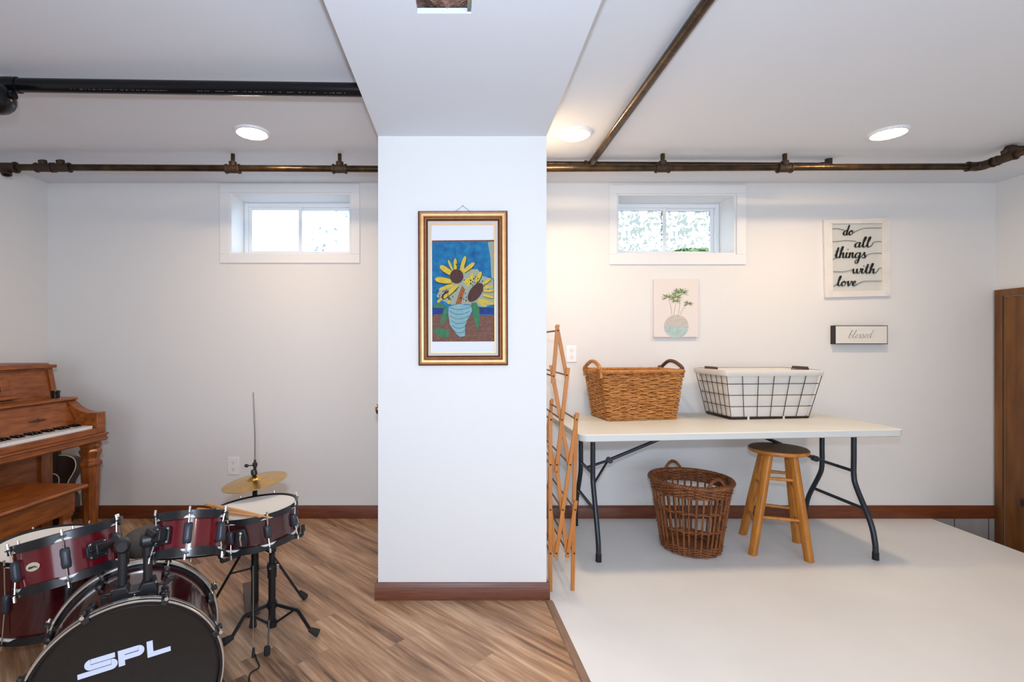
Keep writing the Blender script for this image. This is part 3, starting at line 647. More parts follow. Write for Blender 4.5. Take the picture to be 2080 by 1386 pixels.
art_m = [mat('crayon_blue', (.004,.075,.22), .9, col2=(.015,.185,.34), scale=30, detail=8, bump=.1), mat('crayon_brown', (0.2028,0.0936,0.0663), .9, col2=(0.117,0.0546,0.039), scale=45, detail=7, stretch=(1,1,2)),
         mat('crayon_teal', (0.1482,0.3276,0.3588), .9, col2=(0.234,0.3588,0.3744), scale=50), mat('crayon_yellow', (0.6084,0.4368,0.0351), .9, col2=(0.4836,0.3276,0.0468), scale=60), mat('crayon_dark_brown', (0.0897,0.0351,0.0273), .9, col2=(0.0507,0.02184,0.0195), scale=80),
         mat('crayon_green', (0.0312,0.1326,0.0585), .9, col2=(0.0546,0.1872,0.0858), scale=60), mat('crayon_orange', (0.3276,0.1014,0.0312), .9, var=.3, scale=60), mat('crayon_black', (0.0156,0.0195,0.0156), .9), mat('crayon_deep_blue', (0.00624,0.0507,0.2574), .9, col2=(0.0156,0.0312,0.1092), scale=40),
         mat('crayon_pale', (0.234,0.312,0.2808), .9, col2=(0.3276,0.312,0.1872), scale=40)]
m = MB()
pl(m, [(100,100),(835,95),(838,985),(100,985)], 0, 0)
pl(m, [(100,98),(835,94),(836,112),(500,120),(300,112),(101,125)], .0003, 1); pl(m, [(760,120),(836,112),(838,560),(800,540),(790,300)], .0003, 9)
pl(m, [(100,975),(300,968),(838,985),(838,1295),(100,1295)], .0004, 1)
pl(m, [(105,890),(300,890),(300,970),(105,972)], .0003, 8); pl(m, [(650,890),(830,895),(830,975),(650,972)], .0003, 8)
pl(m, [(470,480),(560,440),(640,440),(700,520),(820,560),(835,850),(700,890),(500,850),(330,860),(200,800),(150,760),(200,660),(330,600)], .00035, 9)
def petal(x0, y0, x1, y1, wd0, lift=.0009, mi=3, out=True):
    L_ = math.hypot(x1-x0, y1-y0); ux, uy = (x1-x0)/L_, (y1-y0)/L_
    def sh(k): 
        ptsL = [(x0+ux*L_*f-uy*wd0*k*g, y0+uy*L_*f+ux*wd0*k*g) for f, g in ((0,.35),(.3,.5),(.65,.55),(.88,.42),(1.0,.12))]
        ptsR = [(x0+ux*L_*f+uy*wd0*k*g, y0+uy*L_*f-ux*wd0*k*g) for f, g in ((1.0,.12),(.88,.42),(.65,.55),(.3,.5),(0,.35))]
        return ptsL+ptsR
    if out: pl(m, [(x+3, y+3) for x, y in sh(1.22)], lift-.0002, 7)
    pl(m, sh(1), lift, mi)
for a in ((340,500,195,400,62,1), (330,585,135,555,66,1), (350,470,290,330,24,0), (375,460,375,310,36,1), (440,460,495,285,42,1), (475,470,600,365,46,1), (460,480,468,395,30,0),
          (360,620,180,680,36,0), (400,630,215,790,50,1), (560,600,575,480,36,0), (620,600,680,470,44,1), (480,600,545,545,40,0), (510,640,560,570,36,0), (700,620,795,550,34,1), (700,660,815,640,30,0), (700,700,830,695,28,1), (700,745,830,775,34,1),
          (650,800,830,855,36,0), (640,820,740,885,30,0), (210,790,160,830,30,0), (300,800,290,850,30,0)):
    petal(*a[:5], lift=.0010+random.uniform(0,.0003), out=bool(a[5]))
pl(m, [(390+80*math.cos(a), 525+85*math.sin(a)) for a in [2*PI*i/22 for i in range(22)]], .0018, 4)
ca, sa = math.cos(-.95), math.sin(-.95)
pl(m, [(612+130*math.cos(a)*ca-68*math.sin(a)*sa, 715+130*math.cos(a)*sa+68*math.sin(a)*ca) for a in [2*PI*i/26 for i in range(26)]], .0018, 4)
pl(m, [(205,770),(250,700),(300,690),(290,720),(240,740),(230,800)], .0016, 4)
pl(m, [(372,860),(420,720),(455,630),(490,680),(470,740),(440,860)], .0014, 6)
pl(m, [(295,880),(420,850),(560,870),(572,930),(520,1030),(490,1100),(485,1230),(425,1240),(380,1200),(310,1100),(288,960)], .0020, 2)
for k in range(6):
    yy = 900+55*k; P = crom([PPt(300+9*k, yy-20), PPt(350+5*k, yy+8), PPt(420, yy+18), PPt(500-7*k, yy+5), PPt(562-16*k, yy-22)], 4); m.ribbon(P, [.7]*len(P), V((fc.x, YP-.006-.0024, fc.z)), ex, ez, (0,.0003,0), 7)
pl(m, [(560,840),(620,830),(655,900),(660,1040),(645,1150),(615,1110),(580,980)], .0022, 5)
pl(m, [(190,1080),(210,1010),(240,900),(290,890),(280,1000),(235,1090)], .0012, 5)
pl(m, [(110,1160),(170,1130),(290,1160),(300,1230),(240,1255),(160,1220)], .0012, 5)
pl(m, [(110,860),(180,830),(260,870),(230,900),(120,895)], .0012, 5)
for k in range(60):
    x, y = random.choice([(190,720),(560,600),(330,770),(620,560),(760,660),(470,780),(400,430)]); x += random.gauss(0,45); y += random.gauss(0,45)
    if 110 < x < 825 and 120 < y < 870: pl(m, [(x+6*math.cos(a), y+9*math.sin(a)) for a in [2*PI*i/7 for i in range(7)]], .0026, 7)
art = lab(m.obj('artwork', art_m, bk), 'crayon drawing of yellow flowers in a pale blue vase on a brown table')
m = MB(); m.tube([W(924, 430, YP-.008), W(940, 418.5, YP-.004), W(956, 430, YP-.008)], .0007, 6); m.tube([W(940, 418, YP-.006), W(940, 418, YP+.0)], .0022, 8); m.obj('hanging_wire', M_blackm, t)

# ------------------------------------------------------------------ folding table
t = thing('folding_table', 'long white folding table with grey steel legs against the back wall', 'table', (1.5, 3.05, 0))
fl, fr_ = V((.634, 2.62, .738)), V((2.44, 2.70, .755)); u = (fr_-fl).normalized(); nn = V((-u.y, u.x, 0)).normalized(); Lt = (fr_-fl).length; Wt = .735
def TP(a, b, z=0): return fl+u*a+nn*b+V((0,0,z))
def rloop(ins, z): return [TP(Lt/2+p.x, Wt/2+p.y, z) for p in rr(Lt-2*ins, Wt-2*ins, .045-ins*.5, 6)]
m = MB(); m.loft([rloop(.006,-.040), rloop(0,-.036), rloop(0,-.005), rloop(.004,-.001), rloop(.010,0)], cap0=True, cap1=True)
m.obj('tabletop', M_tabletop, t)
TUB = .0145
def tleg(name, pts, side):
    P = crom(pts, 5); m = MB(); m.tube(P, TUB, 14); l = m.obj('leg', M_tleg, t)
    e = P[-1]; m = MB(); m.tube([(e[0], e[1], e[2]+.03), (e[0], e[1], e[2]), (e[0], e[1], 0.0005)], [.0165,.0165,.017], 14); m.obj('foot_cap', M_rubber, l); return l
for sx, X, fy, ff, by_, bf in ((0, .768, 2.885, 2.765, 3.175, 3.32), (1, 2.345, 2.945, 2.79, 3.205, 3.36)):
    zt = .70 if sx == 0 else .715
    k = (1 if sx else 1)
    tleg('l', [(X, fy, zt), (X, fy, .55), (X, fy, .44), (X, fy-.02, .37), (X, ff+.035, .20), (X, ff+.005, .10), (X, ff, .05), (X, ff, .012)], -1)
    tleg('l', [(X, by_, zt), (X, by_, .55), (X, by_, .44), (X, by_+.02, .37), (X, bf-.035, .20), (X, bf-.005, .10), (X, bf, .05), (X, bf, .012)], 1)
    m = MB(); m.tube([(X, fy, .462), (X, by_, .462)], .010, 12); m.obj('crossbar', M_tleg, t)
    m = MB(); m.tube([(X, fy-.055, .262), (X, by_+.055, .262)], .010, 12); m.obj('crossbar', M_tleg, t)
    m = MB(); yc = (fy+by_)/2; d = 1 if sx == 0 else -1
    m.tube([(X, yc, .462), (X+d*.13, yc, .505), (X+d*.155, yc, .514)], .0085, 10); m.tube([(X+d*.125, yc, .503), (X+d*.60, yc, .70)], .0105, 12)
    if sx == 0: m.tube([(X+d*.01, fy+.015, .40), (X+d*.125, yc, .495)], .007, 10)
    m.lathe([(0,-.016),(.018,-.016),(.018,.016),(0,.016)], c=(X+d*.14, yc, .508), ax=(0,1,0), n=14)
    m.obj('folding_brace', M_tleg, t)
    m = MB(); m.box((X-.02, fy-.04, zt-.005), (X+.02, by_+.04, zt+.003)); m.obj('leg_rail', M_tleg, t)

# ------------------------------------------------------------------ honey wicker laundry basket
def lerp(a, b, f): return a+(b-a)*f
t = thing('wicker_basket', 'honey brown woven wicker laundry basket on the left of the table', 'basket', (1.12, 3.22, .742))
zb, zt = .7425, 1.045
WO = V((.880, 3.035, 0)); WA = math.radians(8)
def WL_(x, y, z): return V((WO.x+x*math.cos(WA)-y*math.sin(WA), WO.y+x*math.sin(WA)+y*math.cos(WA), z))
def bl(f, off=0, n=6):
    x0, x1 = lerp(.036,0,f), lerp(.492,.535,f); y0, y1 = lerp(.018,0,f), lerp(.290,.335,f)
    z = lerp(zb+.004, zt, f); loop = rr(x1-x0-2*off, y1-y0-2*off, .022, n, (x0+x1)/2, (y0+y1)/2, z)
    out = []
    for a in range(len(loop)):                         # subdivide the straight sides
        p, q = loop[a], loop[(a+1) % len(loop)]
        k = 6 if (q-p).length > .05 else 1
        for b in range(k): r_ = p.lerp(q, b/k); out.append(WL_(r_.x, r_.y, r_.z))
    return out
def per(f, off, s):                                    # point at arclength fraction s along the wall of the basket
    lp = bl(f, off); k = len(lp); ls = [(lp[(i+1)%k]-lp[i]).length for i in range(k)]; T = sum(ls); d = (s % 1)*T
    for i in range(k):
        if d <= ls[i]: return lp[i].lerp(lp[(i+1)%k], d/ls[i])
        d -= ls[i]
    return lp[0]
import functools
PER = {}
def per_fast(f, off, s):
    key = (round(f*80), round(off*2000))
    if key not in PER: PER[key] = [per(key[0]/80, key[1]/2000, i/240) for i in range(240)]
    a = (s % 1)*240; i = int(a) % 240; return PER[key][i].lerp(PER[key][(i+1)%240], a-int(a))
m = MB(); NS = 48; rows = 21
for r in range(rows):
    f = (r+.7)/(rows+1.6)
    nrod = 14
    for q in range(nrod):
        s_0 = (q + (r*0.37) % 1)/nrod; P = []; rs = []
        for i in range(15):
            a = i/14; s_ = s_0 + a*1.75/nrod; off = .0095*math.cos(2*PI*(s_*NS/4 + r*.5))
            ff = f + (a-.5)*.060; p = per_fast(ff, .006-off*.9, s_); P.append(p); rs.append(.0068*(1-.35*abs(a-.5)*2)*random.uniform(.9,1.1))
        m.tube(P, rs, 6)
m.obj('woven_body', M_wicker, t, sharp=80)
m = MB()
for k in range(3):
    P = []
    for i in range(220):
        s_ = i/220; a = 2*PI*(s_*40+k/3); p = per_fast(1.0, .002+.0075*math.cos(a), s_); P.append(p+V((0,0,.004+.0075*math.sin(a))))
    m.tube(P, .0068, 7, closed=True)
m.obj('braided_rim', M_wicker, t, sharp=80)
m = MB(); lp = bl(0, .008); m.loft([[p-V((0,0,.0035)) for p in lp], [p+V((0,0,.004)) for p in lp]], cap0=True, cap1=True); m.obj('basket_base', M_wicker, t)
m = MB()
for i in range(NS//2):
    s_ = i/(NS/2); m.tube([per_fast(f, .006, s_) for f in (.0,.25,.5,.75,1)], .004, 6)
m.obj('stakes', M_wicker, t)
for sx, xx in ((-1, -.004), (1, .537)):
    def HQ(dx, y, z): return WL_(xx+sx*dx, y, z)
    P = crom([HQ(0, .035, zt-.005), HQ(.006, .045, zt+.025), HQ(.004, .075, zt+.044), HQ(.002, .135, zt+.064), HQ(.004, .205, zt+.062), HQ(.006, .285, zt+.022), HQ(0, .30, zt-.005)], 5)
    m = MB(); m.tube(P, .0115, 12)
    for yy in (.035, .30): m.tube([HQ(0, yy, zt+.03), HQ(0, yy, zt-.035)], .0125, 10)
    h = m.obj('handle', M_handled if sx > 0 else M_wicker, t)
    for yy in (.043, .292):
        m = MB(); cc = HQ(0, yy, 0)
        for q in range(4): m.tube([V((cc.x+.0165*math.cos(a), cc.y+.0165*math.sin(a), zt+.006*q-.002+.003*a/6)) for a in [2*PI*i/12 for i in range(13)]], .0032, 6)
        lab(m.obj('handle_binding', M_wicker, h), 'woven binding at the handle end')

# ------------------------------------------------------------------ wire laundry basket with liner
t = thing('wire_basket', 'dark wire grid laundry basket with cream cloth liner on the table', 'basket', (1.93, 3.22, .75))
zb, zt = .754, 1.052
def wl(f, off=0, z=None, wob=0):
    x0, x1 = lerp(1.690,1.628,f)+off, lerp(2.200,2.262,f)-off; y0, y1 = lerp(3.08,3.035,f)+off, lerp(3.355,3.385,f)-off
    zz = lerp(zb, zt, f) if z is None else z
    lp = rr(x1-x0, y1-y0, .012, 2, (x0+x1)/2, (y0+y1)/2, zz)
    return lp
def fine(loop, k=8):
    out = []
    for i in range(len(loop)):
        a, b = loop[i], loop[(i+1) % len(loop)]; n = k if (b-a).length > .05 else 1
        for j in range(n): out.append(a.lerp(b, j/n))
    return out
def wob(loop, amp, c=(1.93, 3.23)):
    return [p+V(((1 if p.x > c[0] else -1)*-abs(random.gauss(0, amp)), (1 if p.y > c[1] else -1)*-abs(random.gauss(0, amp)), random.gauss(0, amp*.4))) for p in loop]
m = MB(); loops = [fine(wl(0, .006), 14)]
for f in (.1,.2,.3,.4,.5,.6,.7,.8,.9): loops.append(wob(fine(wl(f, .006), 14), .0016))
loops += [fine(wl(.93, -.003), 14), fine(wl(.985, -.006), 14), fine(wl(1.02, -.004), 14), fine(wl(1.02, .006), 14)]
for f in (.9,.7,.5,.3,.1): loops.append(wob(fine(wl(f, .016), 14), .002))
m.loft(loops, cap0=True, cap1=True); m.obj('cloth_liner', M_liner, t, sharp=80)
m = MB(); loops = [fine(wl(.905, -.0045), 10), fine(wl(.925, -.0085), 10), fine(wl(.985, -.0095), 10), fine(wl(1.028, -.006), 10), fine(wl(1.03, .004), 10)]; m.loft(loops); lab(m.obj('liner_cuff', M_liner, t), 'folded-over cream band around the top')
m = MB(); rw = .0021
for f in (.02, .26, .50, .74): m.tube(wl(f, 0), rw, 6, closed=True)
for i in range(7):
    g = i/6
    for yk in (0, 1):
        P = []
        for f in (0, .96):
            x0, x1 = lerp(1.690,1.628,f), lerp(2.200,2.262,f); y0, y1 = lerp(3.08,3.035,f), lerp(3.355,3.385,f); P.append(V((lerp(x0, x1, g), y1 if yk else y0, lerp(zb, zt, f))))
        m.tube(P, rw, 6)
for i in range(1, 6):
    g = i/6
    for xk in (0, 1):
        P = []
        for f in (0, .96):
            x0, x1 = lerp(1.690,1.628,f), lerp(2.200,2.262,f); y0, y1 = lerp(3.08,3.035,f), lerp(3.355,3.385,f); P.append(V((x1 if xk else x0, lerp(y0, y1, g), lerp(zb, zt, f))))
        m.tube(P, rw, 6)
m.obj('wire_grid', M_wire, t)
m = MB(); a, b = wl(0, -.003, zb-.004), wl(0, -.003, zb+.012); c_, d_ = wl(0, .003, zb+.012), wl(0, .003, zb-.004); m.loft([a, b, c_, d_, a]); m.obj('bottom_band', M_wire, t)
for x in (1.80, 2.033):
    m = MB(); m.box((x-.006, 3.0745, zb-.005), (x+.006, 3.078, zb+.014)); lab(m.obj('strap_loop', M_liner, t), 'small white tie around the bottom band')
for sx, xx in ((-1, 1.640), (1, 2.252)):
    m = MB(); m.bar((xx, 3.15, zt+.016), (xx, 3.28, zt+.016), .016, .017, up=(0,0,1)); h = m.obj('handle', mat('brown_wood_grip_%d' % (sx+1), (.12,.045,.02), .5, var=.3), t, bevel=.004)
    m = MB(); m.tube([(xx, 3.14, zt-.01), (xx, 3.142, zt+.014), (xx, 3.155, zt+.018)], .002, 6); m.obj('handle_wire', M_wire, h); m = MB(); m.tube([(xx, 3.29, zt-.01), (xx, 3.288, zt+.014), (xx, 3.275, zt+.018)], .002, 6); m.obj('handle_wire', M_wire, h)

def turn_thing(root, ang, pivot):                       # turn a thing with its parts about a vertical line
    M = Matrix.Translation(pivot) @ Matrix.Rotation(ang, 4, 'Z') @ Matrix.Translation(-V(pivot))
    p = M @ root.location; root.location = p; root.rotation_euler.z += ang
turn_thing(t, math.radians(4.0), V((1.64, 3.035, 0)))

# ------------------------------------------------------------------ dark round wicker hamper
hc = V((1.372, 2.955, 0)); t = thing('wicker_hamper', 'dark brown open-slat wicker hamper with two loop handles under the table', 'basket', hc)
rb, rt_, hh = .158, .222, .418
def hr(z): f = z/hh; return lerp(rb, rt_, f**.9)
m = MB(); NS = 34
for i in range(NS):
    a = 2*PI*(i+random.uniform(-.12,.12))/NS; P = []
    for z in (.01,.1,.2,.3,.40): P.append(hc+V((hr(z)*math.cos(a), hr(z)*math.sin(a), z)))
    m.tube(P, [.0065,.006,.0055,.0055,.0055], 7)
m.obj('slats', M_wickerd, t)
def hband(name, z0, rowsn, rr_=.0042, step=.0075, fr=17):
    m = MB()
    for r in range(rowsn):
        z = z0+r*step
        P = []
        for i in range(136):
            a = 2*PI*i/136; R0 = hr(z)+.0065*math.cos(a*fr+PI*r); P.append(hc+V((R0*math.cos(a), R0*math.sin(a), z+random.uniform(-.0006,.0006))))
        m.tube(P, rr_, 6, closed=True)
    return m.obj(name, M_wickerd, t, sharp=80)
hband('base_weave', .010, 7); hband('middle_weave', .150, 2); hband('middle_weave', .258, 2); hband('rim_weave', .352, 7, .0052, .0085)
m = MB()
for k in range(3):
    P = []
    for i in range(180):
        a = 2*PI*i/180; b = a*30+k*2*PI/3; R0 = hr(.41)+.004+.009*math.cos(b); P.append(hc+V((R0*math.cos(a), R0*math.sin(a), .414+.008*math.sin(b))))
    m.tube(P, .0078, 7, closed=True)
m.obj('rim', M_wickerd, t, sharp=80)
m = MB(); m.lathe([(0, .004), (rb-.002, .004), (rb, .012), (0, .012)], c=hc, n=36); m.obj('hamper_base', M_wickerd, t)
for sg, a0 in ((1, 1.62), (-1, -1.35)):
    P = []; R0 = hr(.41)+.002
    for i in range(17):
        f = i/16; aa = a0+(f-.5)*.52; z = .405+.062*math.sin(PI*f)**.7; P.append(hc+V((R0*math.cos(aa), R0*math.sin(aa), z)))
    m = MB(); m.tube(P, .0075, 10)
    Q = []; 
    for i in range(17*6):
        f = i/(17*6-1); q = f*16; k = min(int(q), 15); p = P[k].lerp(P[k+1], q-k); b = f*2*PI*13; rad = V((math.cos(a0), math.sin(a0), 0)); Q.append(p+rad*(.009*math.cos(b))+V((0,0,.009*math.sin(b))))
    m.tube(Q, .0028, 5); m.obj('handle', M_wickerd, t, sharp=80)

# ------------------------------------------------------------------ stool
t = thing('wooden_stool', 'golden oak stool with dark round seat standing under the table', 'stool', (1.88, 2.95, 0))
sc_ = V((1.893, 2.945, 0)); hs = .607
m = MB(); m.lathe([(0, 0), (.135, 0), (.152, .006), (.158, .018), (.156, .028), (.148, .034), (.10, .035), (0, .0335)], c=sc_+V((0,0,hs-.035)), n=48)
seat = m.obj('seat', M_seat, t, sharp=60)
m = MB(); m.lathe([(.1385, .0015), (.1545, .0075), (.1595, .018), (.1575, .0265)], c=sc_+V((0,0,hs-.0355)), n=48); lab(m.obj('seat_edge', M_stool, seat), 'lighter golden edge of the seat')
feet = [V((1.806,3.165,0)), V((1.673+.012,2.853,0)), V((1.952,2.765,0)), V((2.066,3.035,0))]
fc_ = sum(feet, V((0,0,0)))/4; tops = [sc_+(f-fc_)*.44+V((0,0,hs-.034)) for f in feet]
for f, tp in zip(feet, tops):
    d = (f-fc_).normalized(); m = MB(); tdir = (tp-f).normalized(); x = tdir.cross(d).normalized(); y = x.cross(tdir)
    lo = []; 
    for c0, wdd in ((f, .021), (f.lerp(tp, .5), .022), (tp, .021)):
        lp = []
        for k in range(16):
            a = 2*PI*k/16; sx = math.copysign(abs(math.cos(a))**.45, math.cos(a)); sy = math.copysign(abs(math.sin(a))**.45, math.sin(a)); p = c0+(x*sx+y*sy)*wdd*.95
            lp.append(p if c0 is not f else V((p.x, p.y, 0.0)) if True else p)
        lo.append(lp)
    m.loft(lo, cap0=True, cap1=True); m.obj('leg', M_stool, t)
def onleg(i, z): f = z/(hs-.034); return feet[i].lerp(tops[i], f)
for i, j, zz in ((1,2,(.435,.215)), (0,3,(.435,.215)), (0,1,(.375,.165)), (3,2,(.375,.165))):
    for z in zz:
        m = MB(); a, b = onleg(i, z), onleg(j, z); m.tube([a.lerp(b, .04), a.lerp(b, .5), a.lerp(b, .96)], [.0085, .0105, .0085], 12); m.obj('rung', M_stool, t)

# ------------------------------------------------------------------ accordion drying rack
t = thing('drying_rack', 'folded accordion wooden drying rack standing beside the pillar corner', 'drying rack', (.5, 2.7, 0))
DR = 2.44
def RP_(px, py, lay): p = W(px, py, DR); p.y += (lay-1)*.0105; return p
BARS = [((1117,838),(1117,1200),0), ((1172,838),(1128,1131),0), ((1132,660),(1122,779),0), ((1131,662),(1152,770),1), ((1153,747),(1129,957),0), ((1119,742),(1157,950),1),
        ((1170,842),(1166,1022),1), ((1169,1016),(1151,1131),0), ((1166,1028),(1163,1200),1), ((1129,930),(1151,1122),1), ((1116,1012),(1127,1122),1), ((1115,905),(1130,960),1)]
off = V((-.010, .62, 0))
for rear in (0, 1):
    for (a, b, l) in BARS:
        p, q = RP_(*a, l), RP_(*b, l)
        if a[1] < 1190 and b[1] > 1195: q.z = 0.0005
        if rear: p, q = p+off, q+off
        m = MB(); m.bar(p, q, .0185, .0095, up=(0,1,0)); m.obj('slat', M_rack, t, bevel=.0012)
for (px, py) in ((1132,672),(1123,764),(1150,762),(1140,852),(1118,852),(1170,852),(1117,943),(1130,943),(1157,943),(1117,1034),(1142,1034),(1167,1034),(1117,1122),(1129,1122),(1152,1122),(1165,1122)):
    p = RP_(px, py, 1)
    m = MB(); m.tube([p+V((0,.008,0)), p+off+V((0,-.008,0))], .0046, 8); m.obj('dowel', M_rackrod, t)
    m = MB(); m.lathe([(0,0),(.0042,0),(.0045,-.0015),(.003,-.0035),(0,-.004)], c=p+V((0,-.0155,0)), ax=(0,1,0), n=12); m.obj('rivet', M_rivet, t)

# ------------------------------------------------------------------ piano
wv = V((.07, 1, 0)).normalized(); fv = V((wv.y, -wv.x, 0)); OP = V((-2.16, 2.985, 0))-fv*.64
def PP(l, f, z): return OP-wv*l+fv*f+V((0,0,z))
LP_ = 1.42
pt = thing('upright_piano', 'brown wooden console piano along the left wall with white keys showing', 'piano', PP(.7, .3, 0))
def pbox(m, l0, l1, f0, f1, z0, z1, mi=0):
    m.add([PP(l0,f0,z0),PP(l1,f0,z0),PP(l1,f1,z0),PP(l0,f1,z0),PP(l0,f0,z1),PP(l1,f0,z1),PP(l1,f1,z1),PP(l0,f1,z1)], [(0,3,2,1),(4,5,6,7),(0,1,5,4),(1,2,6,5),(2,3,7,6),(3,0,4,7)], mi)
def pprof(m, prof, l0, l1, mi=0): m.prism(prof, PP(l0,0,0), fv, (0,0,1), -wv*(l1-l0), mi)
def po(m, name, mt=None, par=pt, bv=.002, **k): return m.obj(name, mt or M_piano, par, bevel=bv, **k)
m = MB(); pbox(m, -.01, LP_+.01, 0, .318, 1.078, 1.098); pprof(m, [(0,1.098),(.30,1.098),(.285,1.108),(0,1.108)], .015, LP_-.015); po(m, 'lid', bv=.003)
# upper front panel leaning back, with raised stile and rail
m = MB(); pprof(m, [(.27,1.078),(.298,1.078),(.334,.90),(.30,.90)], .0, .030); pprof(m, [(.27,1.078),(.298,1.078),(.334,.90),(.30,.90)], LP_-.03, LP_); pprof(m, [(.27,1.078),(.296,1.078),(.299,1.066),(.27,1.066)], .03, LP_-.03); pprof(m, [(.30,.912),(.332,.912),(.335,.90),(.30,.90)], .03, LP_-.03)
po(m, 'panel_frame', M_pianov)
m = MB(); pprof(m, [(.262,1.07),(.286,1.07),(.321,.90),(.29,.90)], .031, LP_-.031); po(m, 'upper_panel')
# music desk
m = MB(); 
def dsk(l0, l1, z0, z1, o0=.0, o1=.016):
    def fz(z): return .286+(1.07-z)*.035/.17
    m.add([PP(l0,fz(z0)+o0,z0),PP(l1,fz(z0)+o0,z0),PP(l1,fz(z0)+o1,z0),PP(l0,fz(z0)+o1,z0),PP(l0,fz(z1)+o0,z1),PP(l1,fz(z1)+o0,z1),PP(l1,fz(z1)+o1,z1),PP(l0,fz(z1)+o1,z1)], [(0,3,2,1),(4,5,6,7),(0,1,5,4),(1,2,6,5),(2,3,7,6),(3,0,4,7)])
dsk(.29,.335,.935,1.03); dsk(.335,1.0,1.0,1.03); dsk(.335,1.0,.935,.96); dsk(.265,1.1,.918,.935,0,.045); dsk(1.0,1.045,.935,1.03)
md = po(m, 'music_desk')
m = MB(); dsk(.337,.998,.962,.998,.001,.003); m.obj('desk_panel', M_dark, md)
# shelf above the fallboard
m = MB(); pprof(m, [(.0,.902),(.45,.902),(.462,.897),(.466,.889),(.458,.884),(.0,.884)], 0.0, LP_); po(m, 'shelf', bv=.0015)
m = MB(); pprof(m, [(.30,.884),(.445,.884),(.462,.842),(.515,.742),(.30,.742)], .066, LP_-.066); fb = po(m, 'fallboard')
m = MB(); pprof(m, [(.456,.846),(.466,.843),(.467,.838),(.458,.836)], .067, LP_-.067); m.obj('fallboard_moulding', M_piano, fb)
m = MB(); m.prism([(-.055,0),(-.03,.006),(-.012,.004),(0,.011),(.012,.004),(.03,.006),(.055,0),(.03,-.006),(.012,-.004),(0,-.011),(-.012,-.004),(-.03,-.006)], PP(.285,.484,.80), -wv, V((0,0,1)), fv*.005); m.tube([PP(.265,.486,.80), PP(.27,.494,.798), PP(.30,.494,.798), PP(.305,.486,.80)], .002, 8)
m.obj('fallboard_pull', mat('dark_brass_pull', (.14,.08,.035), .35, metal=.9), fb)
# cheeks
cheek = [(0,.884),(.45,.884),(.462,.872),(.49,.848),(.53,.826),(.58,.813),(.64,.814),(.64,.69),(0,.69)]
for l0 in (0.0, LP_-.062):
    m = MB(); pprof(m, cheek, l0, l0+.062); po(m, 'cheek', M_piano, bv=.0025)
# keybed and keyslip
m = MB(); pbox(m, -.004, LP_+.004, .02, .645, .642, .690); pprof(m, [(.64,.690),(.652,.688),(.657,.682),(.652,.676),(.640,.674)], -.008, LP_+.008); pprof(m, [(.64,.662),(.650,.660),(.652,.650),(.644,.642),(.64,.642)], -.006, LP_+.006); po(m, 'keybed', bv=.0015)
m = MB(); pbox(m, .062, LP_-.062, .618, .6385, .690, .722); po(m, 'keyslip')
kw = (LP_-.14)/52
for i in range(52):
    l0 = .070+i*kw; m = MB(); pbox(m, l0+.0005, l0+kw-.0005, .40, .617, .706, .7385); m.obj('white_key', M_ivory, pt)
for i in range(51):
    if (i+0) % 7 in (0, 1+0, 3, 4, 5): pass
    if i % 7 in (2, 6): continue
    l0 = .070+(i+1)*kw; m = MB(); m.loft([[PP(l0-.0055,.40,.7387),PP(l0+.0055,.40,.7387),PP(l0+.0055,.567,.7387),PP(l0-.0055,.567,.7387)],[PP(l0-.0045,.40,.751),PP(l0+.0045,.40,.751),PP(l0+.0045,.556,.751),PP(l0-.0045,.556,.751)]], cap0=True, cap1=True); m.obj('black_key', M_blackg, pt, bevel=.001)
# lower case
m = MB()
for l0 in (0, LP_-.025): pbox(m, l0, l0+.025, 0, .30, 0, .642)
pbox(m, 0, LP_, 0, .02, 0, 1.078)
po(m, 'case_side', M_pianov)
m = MB(); pbox(m, 0, .025, 0, .27, .69, 1.078); pbox(m, LP_-.025, LP_, 0, .27, .69, 1.078); po(m, 'case_side', M_pianov)
m = MB(); pbox(m, .025, .075, .275, .302, .09, .642); pbox(m, LP_-.075, LP_-.025, .275, .302, .09, .642); pbox(m, .075, LP_-.075, .275, .300, .60, .642); po(m, 'knee_panel_frame', M_pianov)
m = MB(); pbox(m, .075, LP_-.075, .262, .284, .12, .60); po(m, 'knee_panel', M_piano)
m = MB(); pbox(m, -.003, LP_+.003, .02, .315, .02, .09); po(m, 'toe_board')
for l0 in (.048, LP_-.048):
    c0 = PP(l0, .585, 0)
    def oc(r, z): return [c0+V((r*math.cos(2*PI*k/8+PI/8+.1), r*math.sin(2*PI*k/8+PI/8+.1), z)) for k in range(8)]
    m = MB(); prof = [(.030,0),(.033,.02),(.034,.10),(.049,.48),(.050,.495),(.058,.50),(.060,.512),(.055,.524),(.048,.528),(.044,.545),(.050,.56),(.056,.572),(.058,.585),(.050,.597),(.047,.60),(.055,.612),(.056,.625),(.05,.635),(.052,.642)]
    m.loft([oc(r, z) for r, z in prof], cap0=True, cap1=True); m.obj('leg', M_pianov, pt, sharp=25)

# small black cup
c0 = W(112.5, 806, 2.93); c0.z = .9025
m = MB(); m.lathe([(0,0),(.019,0),(.021,.002),(.024,.040),(.0245,.042),(.022,.042),(.019,.006),(0,.005)], c=c0, n=28); o = tag(m.obj('cup', M_blackg), 'small black cup on the right end of the piano shelf', 'cup')

